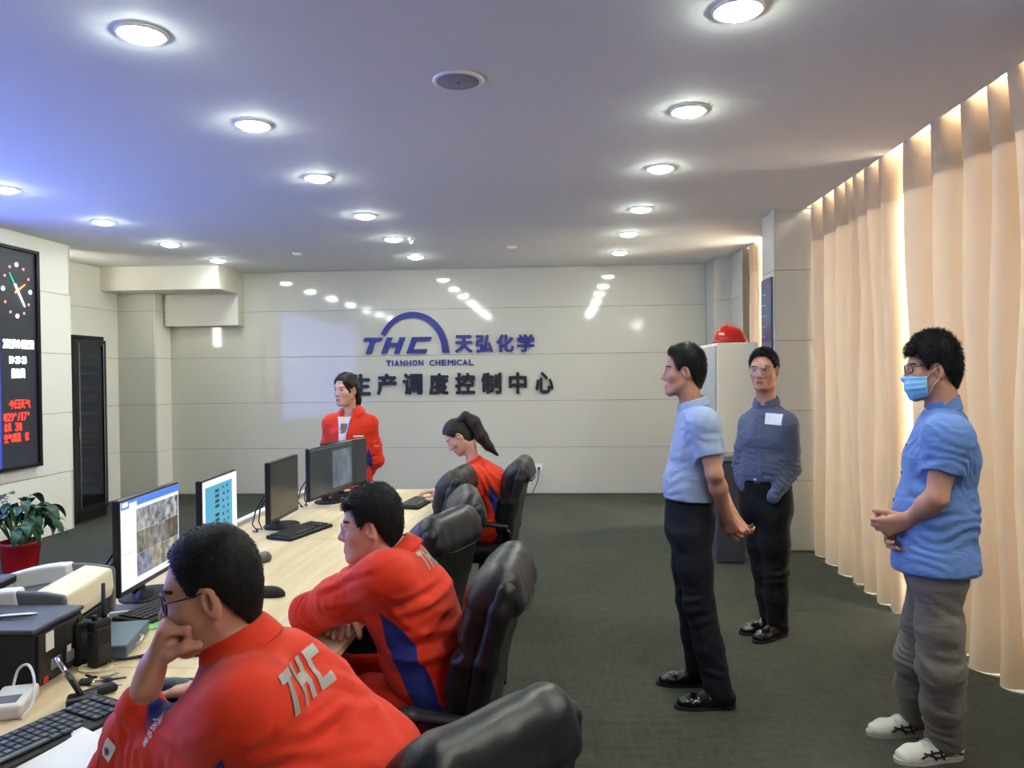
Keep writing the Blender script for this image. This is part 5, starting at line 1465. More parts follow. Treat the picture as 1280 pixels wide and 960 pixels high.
# ---- man in the slate shirt facing the camera
s6_ = A3(-.8, .6, 0)
J6 = dict(head=(1.218, 4.680, 1.586), hf=(-.50, -.86, -.02), neck=(1.239, 4.710, 1.388), chest=(1.250, 4.720, 1.194), waist=(1.234, 4.720, 0.996), pelvis=(1.233, 4.720, 0.793), side=s6_, pside=s6_,
          sR=(1.170, 4.820, 1.261), eR=(1.115, 4.820, 1.014), wR=(1.110, 4.720, 0.880), sL=(1.324, 4.630, 1.272), eL=(1.363, 4.660, 1.003), wL=(1.232, 4.575, 0.836),
          hR=(1.207, 4.790, 0.697), hL=(1.263, 4.660, 0.721), kR=(1.233, 4.770, 0.373), kL=(1.275, 4.660, 0.391), aR=(1.262, 4.760, 0.101), aL=(1.282, 4.660, 0.075), cf=(-.55, -.8, -.1), look=(.1, 1, 0))
J6 = {k: A3(*v) for k, v in J6.items()}
o6 = A3(J6['pelvis'][0], J6['pelvis'][1], 0)
p = Person(J6, 'standing man in a slate blue long-sleeved shirt with a white chest sticker, hands in pockets', o6, fine=.003)
p.make_head(); p.make_core()
p.make_arm('L', None, bare=False); p.make_arm('R', None, bare=False)      # both hands are inside the trouser pockets
p.build('standing men')
p.eyes()
p.hair(dict(line=([-.12, -.085, -.06, -.035, -.012, .012, .028, .040, .058, .075, .10], [-.085, -.075, -.045, -.012, .026, .034, -.004, .020, .078, .103, .115])), top=.017, sidet=.004, back=.008, strands=5500, slen=.020, seed=14, spike=.004, flow=(.35, .25, -.15), up=.9)
p.glasses(M['metal'], rx=.027, rz=.0225, thick=.0014, sq=2.3, z0=.003)
def d6(V):
    return (wob(V, .005, .0025, 8) + arm_folds(J6, V, 'L', .010) + arm_folds(J6, V, 'R', .009) + fold(V, J6['waist'], .13, A3(.3, .1, 1), .035, .009))
p.jacket(SLATE, wide=.92, r_sh=.056, r_el=.050, r_wr=.038, h=.0062, hem=-.132, puff=.98, disp=d6, name='shirt')
VQ6 = p.last
p.collar(SLATE, r=(.063, .062), hh=.034, fold_=.026, dz=.008, gap=.20, spread=.010, drop=.02)
n6 = unit(A3(-.6, -.8, .05)); r6 = unit(A3(.8, -.6, 0)); up6 = A3(0, 0, 1.)
p.decal('chest_sticker', [rect(0, 0, .098, .066)], J6['chest'] + r6 * .075 + A3(0, 0, .105), r6 + A3(0, 0, -.06), up6, n6, mat('white_sticker', 'e3ecf4', .5), VQ=VQ6, reach=.25, off=.003)
p.decal('placket', [[(-.016, .15), (.016, .15), (.016, -.26), (-.016, -.26)]], J6['chest'], r6, up6, n6, SLATE, VQ=VQ6, reach=.25, off=.003)
for z in (.10, .0, -.10, -.2):
    p.decal('button', [[(.006 * math.cos(a), .006 * math.sin(a)) for a in np.linspace(0, 5.6, 9)]], J6['chest'] + A3(0, 0, z), r6, up6, n6, M['grey'], VQ=VQ6, reach=.25, off=.0055)
p.decal('chest_pocket', [[(-.055, .065), (.055, .065), (.055, -.05), (0, -.066), (-.055, -.05)]], J6['chest'] + r6 * .078 + A3(0, 0, -.01), r6, up6, n6, SLATE, VQ=VQ6, reach=.25, off=.0028)
p.trousers(BLACKT, rt=.094, rk=.070, ra=.062, disp=lambda V: wob(V, .004, .002) + leg_folds(J6, V, 'L') + leg_folds(J6, V, 'R'), top=.152, seat=(.165, .122))
p.belt(M['belt'], .145, (.157, .119))
p.shoe('L', (-.80, -.60), M['shoeblack'], M['rubber'], L=.285); p.shoe('R', (-.92, -.35), M['shoeblack'], M['rubber'], L=.285)

# ---- man in the surgical mask
s7_ = A3(.3, .954, 0)
J7 = dict(head=(1.468, 3.120, 1.579), hf=(-.95, .30, -.05), neck=(1.506, 3.120, 1.425), chest=(1.493, 3.120, 1.236), waist=(1.469, 3.110, 1.023), pelvis=(1.464, 3.100, 0.823), side=s7_, pside=s7_,
          sL=(1.441, 2.950, 1.335), eL=(1.387, 2.930, 1.108), wL=(1.333, 3.030, 1.006), sR=(1.575, 3.290, 1.307), eR=(1.482, 3.330, 1.031), wR=(1.362, 3.160, 0.969),
          hL=(1.439, 3.030, 0.767), hR=(1.479, 3.160, 0.745), kL=(1.466, 3.070, 0.425), kR=(1.465, 3.270, 0.396), aL=(1.545, 3.21, .09), aR=(1.53, 3.43, .09), cf=(-.93, .3, -.25))
J7 = {k: A3(*v) for k, v in J7.items()}
o7 = A3(J7['pelvis'][0], J7['pelvis'][1], 0)
p = Person(J7, 'standing man in a blue surgical mask, blue short-sleeved shirt and white trainers, hands clasped', o7, fine=.003, hs=1.02)
p.make_head(); p.make_core()
p.make_arm('L', dict(dir=(-.80, .35, -.35), n=(.15, .95, .15), curls=[(.8, 1.1, .6), (.85, 1.15, .6), (.9, 1.15, .6), (.9, 1.1, .6)], sc=1.08, thumb=((.75, .4, .45), (.7, .1, .6), (.6, .0, .75))))
p.make_arm('R', dict(dir=(-.6, -.35, -.6), n=(.3, -.9, .1), curls=[(.5, .7, .4)] * 4))
p.build('standing men')
p.eyes()
p.hair(MALE, top=.034, sidet=.008, back=.006, strands=6000, slen=.026, seed=17, spike=.0025, flow=(0, .35, -.3), up=.75,
       fringe=[((-.05, .072, .088), (.05, .072, .088), .018), ((-.045, .082, .070), (.045, .082, .070), .012)])
p.glasses(mat('dark_red_frame', '3a1a1c', .35), rx=.026, rz=.0175, thick=.0021, sq=2.8, z0=.010)
# the mask: a pleated sheet over nose and chin, its loops round the ears
MASKM = mat('light_blue_mask', '86c4e6', .8, bump=(500, .1))
nu, nv = 25, 21; P = np.zeros((nu, nv, 3))
bv, R_, c_ = p.bvh_head, None, None
for i in range(nu):
    a = (i / (nu - 1) - .5) * 2
    for j in range(nv):
        b_ = j / (nv - 1); z = -.012 - .098 * b_ if True else 0
        ang = a * 1.12; 
        dirv = A3(math.sin(ang), math.cos(ang), 0); z2 = z - .004 * (1 - abs(a)) + .018 * abs(a) * (b_ - .35) * 1.4
        st = A3(0, .0, z2) + dirv * .2; hit = bv.ray_cast(Vector(st), Vector(-dirv), .3)
        r = np.linalg.norm((np.array(hit[0]) if hit[0] is not None else A3(0, .06, z2))[:2]); tgt = .082 + .026 * math.cos(ang * 1.1) - .020 * max(0, b_ - .55) * 2 + .004 * math.sin(math.pi * b_)
        r = max(min(r, .13) + .003, tgt * (.8 + .2 * math.cos(ang)))
        r += .0012 * math.sin(b_ * 6.28 * 4)
        P[i, j] = A3(dirv[0] * r, dirv[1] * r, z2)
me = grid_mesh(p.hw(P.reshape(-1, 3)).reshape(nu, nv, 3) - p.o)
mk = p.child('surgical_mask', me, MASKM)
md = mk.modifiers.new('thickness', 'SOLIDIFY'); md.thickness = .0015
for i_, sd in ((0, -1), (nu - 1, 1)):
    for j_, zz in ((1, .016), (nv - 2, -.026)):
        q0 = P[i_, j_]; pts = [q0, q0 * .5 + A3(sd * .080, .006, zz) * .5 + A3(sd * .003, 0, 0), A3(sd * .080, -.012, zz)]
        p.child('ear_loop', tube([tuple(p.hw(q) - p.o) for q in pts], .0014, 6), M['white'], parent=mk)
def d7(V):
    return (wob(V, .006, .0028, 8) + fold(V, J7['waist'] + A3(0, -.1, -.05), .2, A3(.2, .1, 1), .055, .007) + fold(V, J7['sL'] * .6 + J7['eL'] * .4, .11, A3(.6, 0, .8), .04, .008, seed=3) +
            fold(V, J7['chest'] + A3(-.06, -.08, .02), .12, A3(-.5, .1, .8), .045, .009, seed=6))
p.jacket(LINEN, r_sh=.070, r_el=.066, h=.0056, hem=.03, puff=1.02, sleeve=.60, forearm=False, disp=d7, name='shirt', belly=.02, seatr=(.186, .148))
VQ7 = p.last
p.collar(LINEN, r=(.066, .066), hh=.036, fold_=.0, dz=.01, gap=.30, drop=.02)
fr7 = unit(A3(-.954, .3, 0))
for z in (.05, -.06, -.17):
    q = J7['chest'] + A3(0, -.03, z); hit = bvh_of(*VQ7).ray_cast(Vector(q + fr7 * .45), Vector(-fr7), .7)
    if hit[0]: link('button', lathe([(0, 0), (.006, 0), (.006, .003), (0, .003)], 10), M['black'], p.body, loc=tuple(np.array(hit[0]) - p.o), rot=(0, -math.pi / 2, 0))
def d7t(V): return wob(V, .005, .0025) + leg_folds(J7, V, 'L', .008) + leg_folds(J7, V, 'R', .008, 2)
p.trousers(GREYT, rt=.088, rk=.082, ra=.072, h=.0062, disp=d7t, top=.04, seat=(.155, .118))
SOLE = mat('grey_white_sole', 'b9b5aa', .7)
for t, dr in (('L', (-.98, -.18)), ('R', (-.99, -.1))):
    sh = p.shoe(t, dr, M['sneaker'], SOLE, w=.046, L=.29, hgt=.066)
    bv, R, c = p.shoe_bvh
    def on(x, y, z):
        sd = 1 if x > 0 else -1
        hit = bv.ray_cast(Vector((sd * .2, y, z)), Vector((-sd, 0, 0)), .3)
        return tuple((np.array(hit[0]) + A3(sd * .0012, 0, .0)) @ R + c - p.o) if hit[0] is not None else None
    for sd in (-1, 1):
        st = bmesh.new()
        for cur in ([(-.06, .03), (.01, .052), (.07, .048), (.13, .030)], [(-.06, .056), (.01, .036), (.06, .028), (.115, .046)], [(.03, .018), (.045, .040), (.05, .062)], [(.065, .018), (.08, .038), (.083, .056)]):
            pts = [on(sd, float(y), float(z)) for y, z in zip(np.interp(np.linspace(0, len(cur) - 1, 14), range(len(cur)), [q[0] for q in cur]), np.interp(np.linspace(0, len(cur) - 1, 14), range(len(cur)), [q[1] for q in cur]))]
            pts = [q for q in pts if q]
            if len(pts) > 3: bm_tube(st, pts, .0048, 6)
        p.child('stripe', bm_me(st), M['black'], parent=sh)
    for k in range(5):
        y = .02 + k * .019; z = .092 - k * .008
        top_ = []
        for x in np.linspace(-.022, .022, 7):
            hit = bv.ray_cast(Vector((x, y + (.006 if k % 2 else -.004) * x / .022, .3)), Vector((0, 0, -1)), .5)
            if hit[0]: top_.append(tuple((np.array(hit[0]) + A3(0, 0, .002)) @ R + c - p.o))
        if len(top_) > 2: p.child('lace', tube(top_, .003, 6), M['white'], parent=sh)

# ---- red helmet on the cabinet
hm = empty('safety_helmet', (1.62, 7.44, 1.86), -.95, label='glossy red safety helmet lying on top of the cream cabinet', cat='helmet'); hm.scale = (1.12, 1.12, 1.12)
F = Field((-.19, -.19, -.02), (.19, .19, .2), .005)
F.ell((0, 0, .02), (.12, .145, .135), k=0); F.ell((0, 0, .02), (.022, .150, .142), k=.02)
F.cap((-.06, .125, .028), (.06, .125, .028), (.03, .012), side=(0, 1, 0), k=.03)
F.plane((0, 0, .016), (0, 0, -1))
F.ell((0, 0, .005), (.108, .132, .118), k=.0, mode='sub')
soft('shell', F, M['redplastic'], hm)
rm = [(.122 * math.cos(a), .150 * math.sin(a), .012) for a in np.linspace(0, 2 * math.pi, 40)[:-1]]
link('rim', tube(rm, .010, 8, closed=True), M['redplastic'], hm, smooth=True)
link('harness', tube([(.09 * math.cos(a), .11 * math.sin(a), .02) for a in np.linspace(0, 2 * math.pi, 30)[:-1]], .013, 8, closed=True, flat=(.3, 1.3)), M['black'], hm)

# ------------------------------------------------------------------ monitors (screens face +x, near edge at -y)
def screen_mat(name, a, b, strength, scale=2.0):
    k = NT(name); tc = k.n('ShaderNodeTexCoord')
    nz = k.n('ShaderNodeTexNoise', i_Scale=scale, i_Detail=5.0); k.l(tc.outputs['Object'], nz.inputs['Vector'])
    r = k.n('ShaderNodeValToRGB'); k.l(nz.outputs[0], r.inputs[0])
    r.color_ramp.elements[0].color = lin(a); r.color_ramp.elements[1].color = lin(b); r.color_ramp.elements[0].position = .36; r.color_ramp.elements[1].position = .64
    k.l(r.outputs[0], k.b.inputs['Emission Color']); k.b.inputs['Emission Strength'].default_value = strength
    k.b.inputs['Base Color'].default_value = (.01, .01, .01, 1); k.b.inputs['Roughness'].default_value = .25
    return k.m
DARKSCREEN = mat('switched_off_screen', '1a1a1a', .16)
def monitor(near, far, zb, zt, label, screen, base=True, tilt=0., wires=False):
    """near, far: plan positions of the panel's two lower corners"""
    n, f = Vector((*near, 0)), Vector((*far, 0)); c = (n + f) / 2; w = (f - n).length
    ang = math.atan2(f.y - n.y, f.x - n.x) - math.pi / 2
    o = empty('monitor', (c.x, c.y, DZ), ang, label, 'monitor', 'monitors along the desk')
    h = zt - zb; zc = (zb + zt) / 2 - DZ
    hs = link('housing', box((-.014, 0, zc), (.028, w, h), .005, 2), M['black'], o)
    link('rear_bulge', box((-.04, 0, zc - .02), (.04, w * .55, h * .55), .015, 2), M['black'], o)
    sc = link('screen', box((.0005, 0, zc + .006), (.002, w - .018, h - .03)), screen, o)
    link('stand_neck', box((-.055, 0, (zc - .02) / 2 + .01), (.03, .06, zc + .02), .006), M['black'], o)
    lb = lathe([(0, .0), (.118, .0), (.12, .004), (.115, .010), (.04, .016), (0, .017)], 32)
    bs = link('stand_base', lb, M['matt'], o, loc=(-.02, 0, 0)); bs.scale = (.8, 1.05, 1)
    if wires:
        for q in (-.03, .03):
            link('cable', tube([(-.05, -w * .32 + q, zc - .02), (-.09, -w * .36 + q, zc - .09), (-.10, -w * .38 + q * 1.5, .05), (-.08, -w * .36 + q, .008), (-.12, -w * .30 + q, .006)], .004, 6), M['black'], o)
    return o, sc, w - .018, h - .03, zc + .006
def flat(parent, sc, u0, v0, u1, v1, w, h, zc, m, name, d=.0022):
    """rectangle of the picture on a screen, u from the near edge, v from the top, both 0..1"""
    return link(name, box((d, (u0 + u1) / 2 * w - w / 2, zc + h / 2 - (v0 + v1) / 2 * h), (.0008, (u1 - u0) * w, (v1 - v0) * h)), m, parent)

WHITE_UI = emit('window_white', 'd7dbe4', .95)
o, sc, w, h, zc = monitor((-1.55, 2.60), (-1.59, 3.10), .808, 1.152, 'monitor showing a grid of grey camera views under a blue title bar', WHITE_UI, wires=True)
flat(sc, sc, 0, 0, 1, .085, w, h, zc, emit('title_blue', '3a6ecf', 1.0), 'title_bar')
flat(sc, sc, .015, .012, .10, .06, w, h, zc, emit('tab_white', 'e8eefc', 1.0), 'tab', .0028); flat(sc, sc, .12, .03, .24, .085, w, h, zc, WHITE_UI, 'tab', .0028)
flat(sc, sc, .02, .60, .19, .603, w, h, zc, emit('grey_rule', '8e96a4', .7), 'list_rule')
rr = random.Random(21)
cams = [('4c5158', 'b5bcc4'), ('3a3f47', '9aa3ab'), ('41474e', 'c0c4c6'), ('39372f', '8d8a7c'), ('45464c', '8a8c92'), ('302d2c', '6f655c'), ('3c4054', '8b93b4'), ('55534a', 'a5a294'), ('474a4c', 'a8aba8')]
for i in range(9):
    r_, c_ = divmod(i, 3); u0 = .235 + c_ * .25; v0 = .13 + r_ * .265
    flat(sc, sc, u0, v0, u0 + .247, v0 + .262, w, h, zc, screen_mat('camera_view', cams[i][0], cams[i][1], .75, 24 + 6 * rr.random()), 'camera_view')
o, sc, w, h, zc = monitor((-1.535, 3.19), (-1.575, 3.64), .80, 1.14, 'monitor showing a teal diagram with dark columns', WHITE_UI)
flat(sc, sc, .06, .09, .84, .93, w, h, zc, emit('teal_diagram', '3f9cbc', .85), 'diagram')
dm = emit('diagram_ink', '2b3540', .5); dm2 = emit('diagram_red', '8a4038', .6)
for k in range(9): flat(sc, sc, .33, .16 + k * .075 + (.05 if k > 3 else 0), .44, .205 + k * .075 + (.05 if k > 3 else 0), w, h, zc, dm, 'block', .0032)
for c_ in range(2):
    for k in range(6): flat(sc, sc, .54 + c_ * .13 + (k % 2) * .02, .14 + k * .1, .58 + c_ * .13 + (k % 2) * .02, .18 + k * .1, w, h, zc, dm if (k + c_) % 3 else dm2, 'block', .0032)
monitor((-1.54, 3.97), (-1.545, 4.43), .80, 1.128, 'monitor with a blank dark screen beside the keyboard', DARKSCREEN, wires=True)
o, sc, w, h, zc = monitor((-1.565, 4.69), (-1.468, 5.34), .80, 1.133, 'wide dark monitor with a pale grey window on its far half', screen_mat('dim_desktop', '2e3338', '3c4248', .5, 3), wires=True)
flat(sc, sc, .50, .12, .97, .93, w, h, zc, screen_mat('dim_window', '59636f', '7f8b98', .55, 9), 'window')
flat(sc, sc, .0, .0, 1, .035, w, h, zc, emit('dim_bar', '56606c', .4), 'top_bar')
monitor((-1.60, 5.08), (-1.415, 5.53), .80, 1.133, 'dim grey monitor half hidden behind the wide one', screen_mat('dim_grey_screen', '33353a', '45484c', .45, 2))

# ------------------------------------------------------------------ keyboards, mice and pads
_kb = {}
def keyboard(x, y, ang, label, w=.44, d=.15, keys=True):
    o = empty('keyboard', (x, y, DZ), ang, label, 'keyboard', 'black keyboards on the desk')
    link('case', box((0, 0, .011), (w, d, .018), .005, 2, rot=Matrix.Rotation(.05, 3, 'X')), M['matt'], o)
    km = mat('keycap', '17181a', .35) if 'keycap' not in bpy.data.materials else bpy.data.materials['keycap']
    rows_ = [(15, 1), (15, 1), (14, 1), (13, 1), (12, 1)]
    kw = (w * .70) / 15
    for r in range(5):
        yy = d / 2 - .028 - r * (d - .036) / 5
        x0 = -w / 2 + .012
        if r < 4:
            n = 15; lens = [kw] * 15
        else: lens = [kw * 1.3, kw * 1.3, kw * 1.3, kw * 6.4, kw * 1.3, kw * 1.3, kw * 1.3]
        xx = x0
        for L_ in lens:
            key = round(L_, 4)
            if key not in _kb:
                me = box((0, 0, 0), (L_ - .003, (d - .036) / 5 - .003, .008), .002); me.materials.append(km); _kb[key] = me
            k = bpy.data.objects.new('key', _kb[key]); COL.objects.link(k); k.parent = o; k.location = (xx + L_ / 2, yy, .0235 + yy * .05); xx += L_
        for j in range(6):
            xx2 = x0 + w * .70 + .010 + j * kw + (.006 if j > 2 else 0)
            if xx2 + kw > w / 2 - .004: break
            key = round(kw, 4); k = bpy.data.objects.new('key', _kb[key]); COL.objects.link(k); k.parent = o; k.location = (xx2 + kw / 2, yy, .0235 + yy * .05)
    return o
keyboard(-1.20, 1.665, 1.22, 'black keyboard at the near end of the desk beside the white papers')
kq = (-1.388, 4.007, 0.760)
keyboard(kq[0], kq[1], 1.32, 'black keyboard in front of the blank dark monitor', w=.40)
kq = (-1.394, 2.639, 0.760)
keyboard(kq[0] - .02, kq[1] + .05, 1.35, 'black keyboard half hidden behind the head of the man in glasses', w=.40)

kq = (-0.936, 4.898, 0.760)
keyboard(kq[0], kq[1], 1.45, 'black keyboard under the hands of the woman with a ponytail', w=.36)

def mouse(x, y, ang, label, m=None):
    F = Field((-.045, -.07, -.005), (.045, .07, .05), .003)
    F.ell((0, -.006, .006), (.032, .056, .032), k=0); F.ell((0, .03, .006), (.028, .03, .022), k=.02); F.plane((0, 0, 0), (0, 0, -1))
    V, Q = F.mesh(1); me = np_mesh(V, Q)
    o = empty('computer_mouse', (x, y, DZ + .0005), ang, label, 'mouse', 'computer mice on the desk')
    link('shell', me, m or M['black'], o, smooth=True)
    link('scroll_wheel', lathe([(0, -.003), (.008, -.003), (.008, .003), (0, .003)], 12), M['grey'], o, loc=(0, .03, .026), rot=(0, math.pi / 2, 0))
    return o
for px, lab, a in (((-1.578, 2.806, 0.750), 'black mouse behind the camera-view monitor base', .4), ((-1.562, 4.098, 0.750), 'black mouse at the foot of the blank dark monitor', 1.3),
                   ((-1.111, 2.848, 0.750), 'black mouse peeking out beside the head of the man in glasses', 1.5), ((-1.353, 3.407, 0.755), 'brownish mouse behind the head of the man in glasses', .3)):
    mouse(px[0], px[1], a, lab, M['matt'] if 'brown' not in lab else mat('brown_plastic', '4a3a34', .4))
mouse(-1.02, 1.955, 1.4, 'black mouse under the hand of the man in glasses')
pq = (-1.03, 1.96, DZ)
o = link('mouse_pad', box((0, 0, .0015), (.22, .19, .003), .001), M['matt'], None, (pq[0], pq[1], DZ)); tag(o, 'black mouse pad under the nearest mouse', 'mouse pad')
for q in bpy.data.objects:
    if q.name.startswith('computer_mouse') and q.get('label', '').endswith('hand of the man in glasses'): q.location.z = DZ + .0035
mq = (-1.497, 2.578, 0.750)
o = link('desk_mat', box((0, 0, .002), (.26, .30, .003), .001), M['darkgrey'], None, (mq[0] - .03, mq[1], DZ)); tag(o, 'dark grey mat in front of the camera-view monitor', 'mat')
o.rotation_euler.z = .1
link('sticker', box((.02, -.02, .004), (.045, .015, .0006), rot=Matrix.Rotation(.5, 3, 'Z')), mat('yellow_sticker', 'd8d06a', .5), o)

# ------------------------------------------------------------------ printer, black unit, radios
pr = empty('laser_printer', (-1.70, 2.36, DZ), .16, label='cream and grey laser printer with an open paper slot on top', cat='printer')
# local: front faces +x
def shell_prof(w2, pts, name, m, y0, y1, parent):
    """side outline pts (x, z) extruded across y"""
    b = bmesh.new(); bm_prism(b, pts, y1 - y0); 
    bmesh.ops.transform(b, matrix=Matrix.Translation((0, y0, 0)) @ Matrix(((1, 0, 0), (0, 0, 1), (0, 1, 0))).to_4x4(), verts=b.verts)
    bmesh.ops.recalc_face_normals(b, faces=b.faces)
    es = [e for e in b.edges if e.calc_face_angle(0) > .6]
    bmesh.ops.bevel(b, geom=es, offset=.008, segments=2, affect='EDGES', profile=.5)
    return link(name, bm_me(b), m, parent)
arch = [(-.18 + .36 * t, .135 + .065 * math.sin(math.pi * (.12 + .62 * t)) ** 1.0) for t in np.linspace(0, 1, 9)]
side_o = [(-.18, .03)] + arch + [(.185, .17), (.185, .03)]
for y0, y1 in ((-.185, -.165), (.165, .185)): shell_prof(0, side_o, 'side_cover', M['grey'] if y0 < 0 else mat('side_grey', '787a78', .5), y0, y1, pr)
shell_prof(0, [(.06, .085)] + [(x, z - .002) for x, z in arch if x > .05] + [(.183, .165), (.187, .12), (.178, .085)], 'front_cover', M['offwhite'], -.164, .164, pr)
shell_prof(0, [(-.18, .03), (-.18, .13), (-.06, .13), (.055, .11), (.06, .03)], 'body', M['grey'], -.164, .164, pr)
for y in (-.160, .160): shell_prof(0, [(x, z + .004) for x, z in arch if x < .075] + [(.06, .12), (-.18, .12)], 'top_rim', M['white'], y - .029, y + .029, pr)
shell_prof(0, [(-.182, .10), (-.182, .150), (-.135, .180), (-.125, .165), (-.13, .10)], 'rear_rim', M['white'], -.165, .165, pr)
link('paper_slot', box((-.05, .0, .137), (.20, .27, .006), rot=Matrix.Rotation(-.12, 3, 'Y')), M['darkgrey'], pr)
link('output_flap', box((.03, .04, .152), (.10, .16, .004), rot=Matrix.Rotation(-.30, 3, 'Y')), M['grey'], pr)
link('rear_roller_bar', box((-.14, 0, .165), (.05, .27, .03), .006), M['black'], pr)
link('paper_tray', box((.02, 0, .055), (.32, .30, .05), .004), M['black'], pr)
link('foot_base', box((0, 0, .015), (.33, .32, .03), .004), M['darkgrey'], pr)

ub = empty('black_power_unit', (-1.64, 2.055, DZ), .03, label='black boxy equipment unit with white stickers in front of the printer', cat='equipment')
link('case', box((0, 0, .078), (.46, .22, .152), .004), M['matt'], ub)
link('top_cover', box((0, 0, .160), (.47, .23, .012), .003), M['darkgrey'], ub)
link('front_panel', box((.234, 0, .08), (.008, .20, .13), .002), M['black'], ub)
link('sticker', box((.2395, -.055, .118), (.001, .035, .05)), M['whiteprint'], ub); link('sticker', box((.2395, .03, .065), (.001, .018, .026)), M['whiteprint'], ub)
link('port', box((.239, -.03, .05), (.003, .045, .03), .001), M['grey'], ub); link('port', box((.239, .035, .045), (.003, .035, .03), .001), M['grey'], ub)
link('warning_tag', box((.2395, -.075, .02), (.001, .02, .016)), mat('red_tag', 'c8201c', .5), ub)
link('top_recess', box((-.05, -.02, .1665), (.26, .06, .003), .001), M['black'], ub)
for k, (dx, dy) in enumerate(((-.2, -.08), (-.2, .08), (.2, -.08), (.2, .08))): link('foot', lathe([(0, 0), (.012, 0), (.012, .004), (0, .004)], 10), M['rubber'], ub, loc=(dx, dy, -.0))
pen1 = link('pen', tube([(-.12, 0, 0), (.06, .0, 0), (.11, .0, 0), (.135, 0, 0)], [.006, .006, .0055, .0015], 10), M['metal'], None, (-1.60, 2.02, DZ + .1735)); tag(pen1, 'silver and black pen lying on the black equipment unit', 'pen')
pen1.rotation_euler.z = .35

def radio(p, ang, label, ant=True, h=.135, screen=False):
    o = empty('handheld_radio', p, ang, label, 'radio')
    link('body', box((0, 0, h / 2), (.036, .058, h), .007, 2), M['matt'], o)
    link('front_panel', box((.0185, 0, h * .45), (.003, .046, h * .75), .004), M['black'], o)
    if screen: link('display', box((.0205, 0, h * .62), (.001, .038, h * .3)), mat('grey_display', '4a5964', .2), o)
    g = bmesh.new()
    for k in range(5): bm_box(g, (.0205, 0, h * .18 + k * .009), (.002, .034, .003))
    gl = link('speaker_slots', bm_me(g), M['darkgrey'], o); gl['kind'] = 'stuff'
    if ant: link('antenna', tube([(0, .016, h - .005), (0, .016, h + .02), (0, .016, h + .10)], [.008, .0065, .0055], 10), M['black'], o, smooth=True)
    link('volume_knob', lathe([(0, 0), (.008, 0), (.007, .014), (0, .014)], 12), M['black'], o, loc=(0, -.014, h))
    link('push_to_talk', box((0, -.030, h * .62), (.018, .004, .04), .001), M['rubber'], o)
    return o
rq = (-1.344, 2.128, 0.750)
radio((rq[0], rq[1] + .015, DZ), -.35, 'black handheld radio with a stub antenna standing beside the printer')
rq = (-1.385, 2.103, 0.750)
radio((rq[0] - .02, rq[1] + .05, DZ), -.25, 'black handheld radio with a grey display behind the antenna radio', ant=False, h=.125, screen=True)

bq = (-1.358, 2.270, 0.750)
bx = empty('document_box', (bq[0] - .03, bq[1] + .03, DZ), .25, label='flat blue-grey plastic file box beside the printer', cat='box')
link('body', box((0, 0, .018), (.13, .24, .034), .003), M['bluegrey'], bx); link('lid', box((0, 0, .0375), (.134, .244, .006), .002), M['bluegrey'], bx)
link('clasp', tube([(.068, -.03, .012), (.078, -.03, .02), (.078, .0, .026), (.068, .0, .03)], .004, 6), M['white'], bx)
tq = (-1.473, 2.493, 0.750)
tb = empty('tablet', (tq[0] - .02, tq[1] + .05, DZ), .5, label='white framed tablet lying by the monitor base', cat='tablet')
link('case', box((0, 0, .005), (.15, .21, .009), .003), M['white'], tb); link('screen', box((0, 0, .0098), (.118, .165, .001)), M['black'], tb)
gq = (-1.413, 2.520, 0.750)
o = link('booklet', box((0, 0, .003), (.15, .22, .005), .001), M['green'], None, (gq[0] + .0, gq[1] + .03, DZ)); tag(o, 'green booklet beside the white framed tablet', 'booklet'); o.rotation_euler.z = .45
cq = (-1.295, 2.205, 0.750)
o = link('charging_cable', tube(curve([(rq[0] + .06, rq[1] + .05, DZ + .03), (cq[0] - .02, cq[1] - .03, DZ + .008), (cq[0] + .03, cq[1] - .01, DZ + .006), (cq[0] + .10, cq[1] + .04, DZ + .006), (cq[0] + .16, cq[1] + .05, DZ + .006)]), .005, 6), M['black']); tag(o, 'black cable looping from the radios past the file box', 'cable')
wq = (-1.331, 2.105, 0.750)
lp = [(wq[0] + .055 * math.cos(a) - .0, wq[1] + .035 * math.sin(a) + .01, DZ + .003 + .002 * (a > 6)) for a in np.linspace(2.2, 13, 44)]
o = link('white_cable', tube([(wq[0] - .14, wq[1] - .02, DZ + .003), (wq[0] - .09, wq[1] + .02, DZ + .003)] + lp, .002, 6), M['offwhite']); tag(o, 'thin cream cable coiled on the desk by the keys', 'cable')

# gooseneck microphone on its foot
mq = (-1.230, 1.884, 0.750)
mp = empty('desk_microphone', (mq[0], mq[1], DZ), .5, label='slim black and chrome desk microphone on a small foot', cat='microphone')
link('foot', box((0, 0, .012), (.07, .055, .024), .007, 2), M['black'], mp); link('switch', box((.0, -.0285, .012), (.03, .003, .008), .001), M['metal'], mp)
tp = A3(*(-1.329, 1.930, 0.851)) - A3(mq[0], mq[1], DZ); c_, s_ = math.cos(-.5), math.sin(-.5); tp = A3(tp[0] * c_ - tp[1] * s_, tp[0] * s_ + tp[1] * c_, tp[2])
link('stem', tube([tuple(A3(0, 0, .02)), tuple(tp * .35 + A3(0, 0, .014)), tuple(tp * .55 + A3(0, 0, .01))], .0075, 10), M['black'], mp, smooth=True)
link('capsule', tube([tuple(tp * .55 + A3(0, 0, .01)), tuple(tp * .98), tuple(tp)], [.0065, .0065, .004], 10), M['chrome'], mp, smooth=True)
link('clip_bracket', box((.035, .04, .012), (.09, .03, .02), .005, rot=Matrix.Rotation(.4, 3, 'Z')), M['matt'], mp)
kq = (-1.267, 2.005, 0.750)
ks = empty('key_bunch', (kq[0], kq[1], DZ), .3, label='bunch of steel keys on a ring lying on the desk', cat='keys')
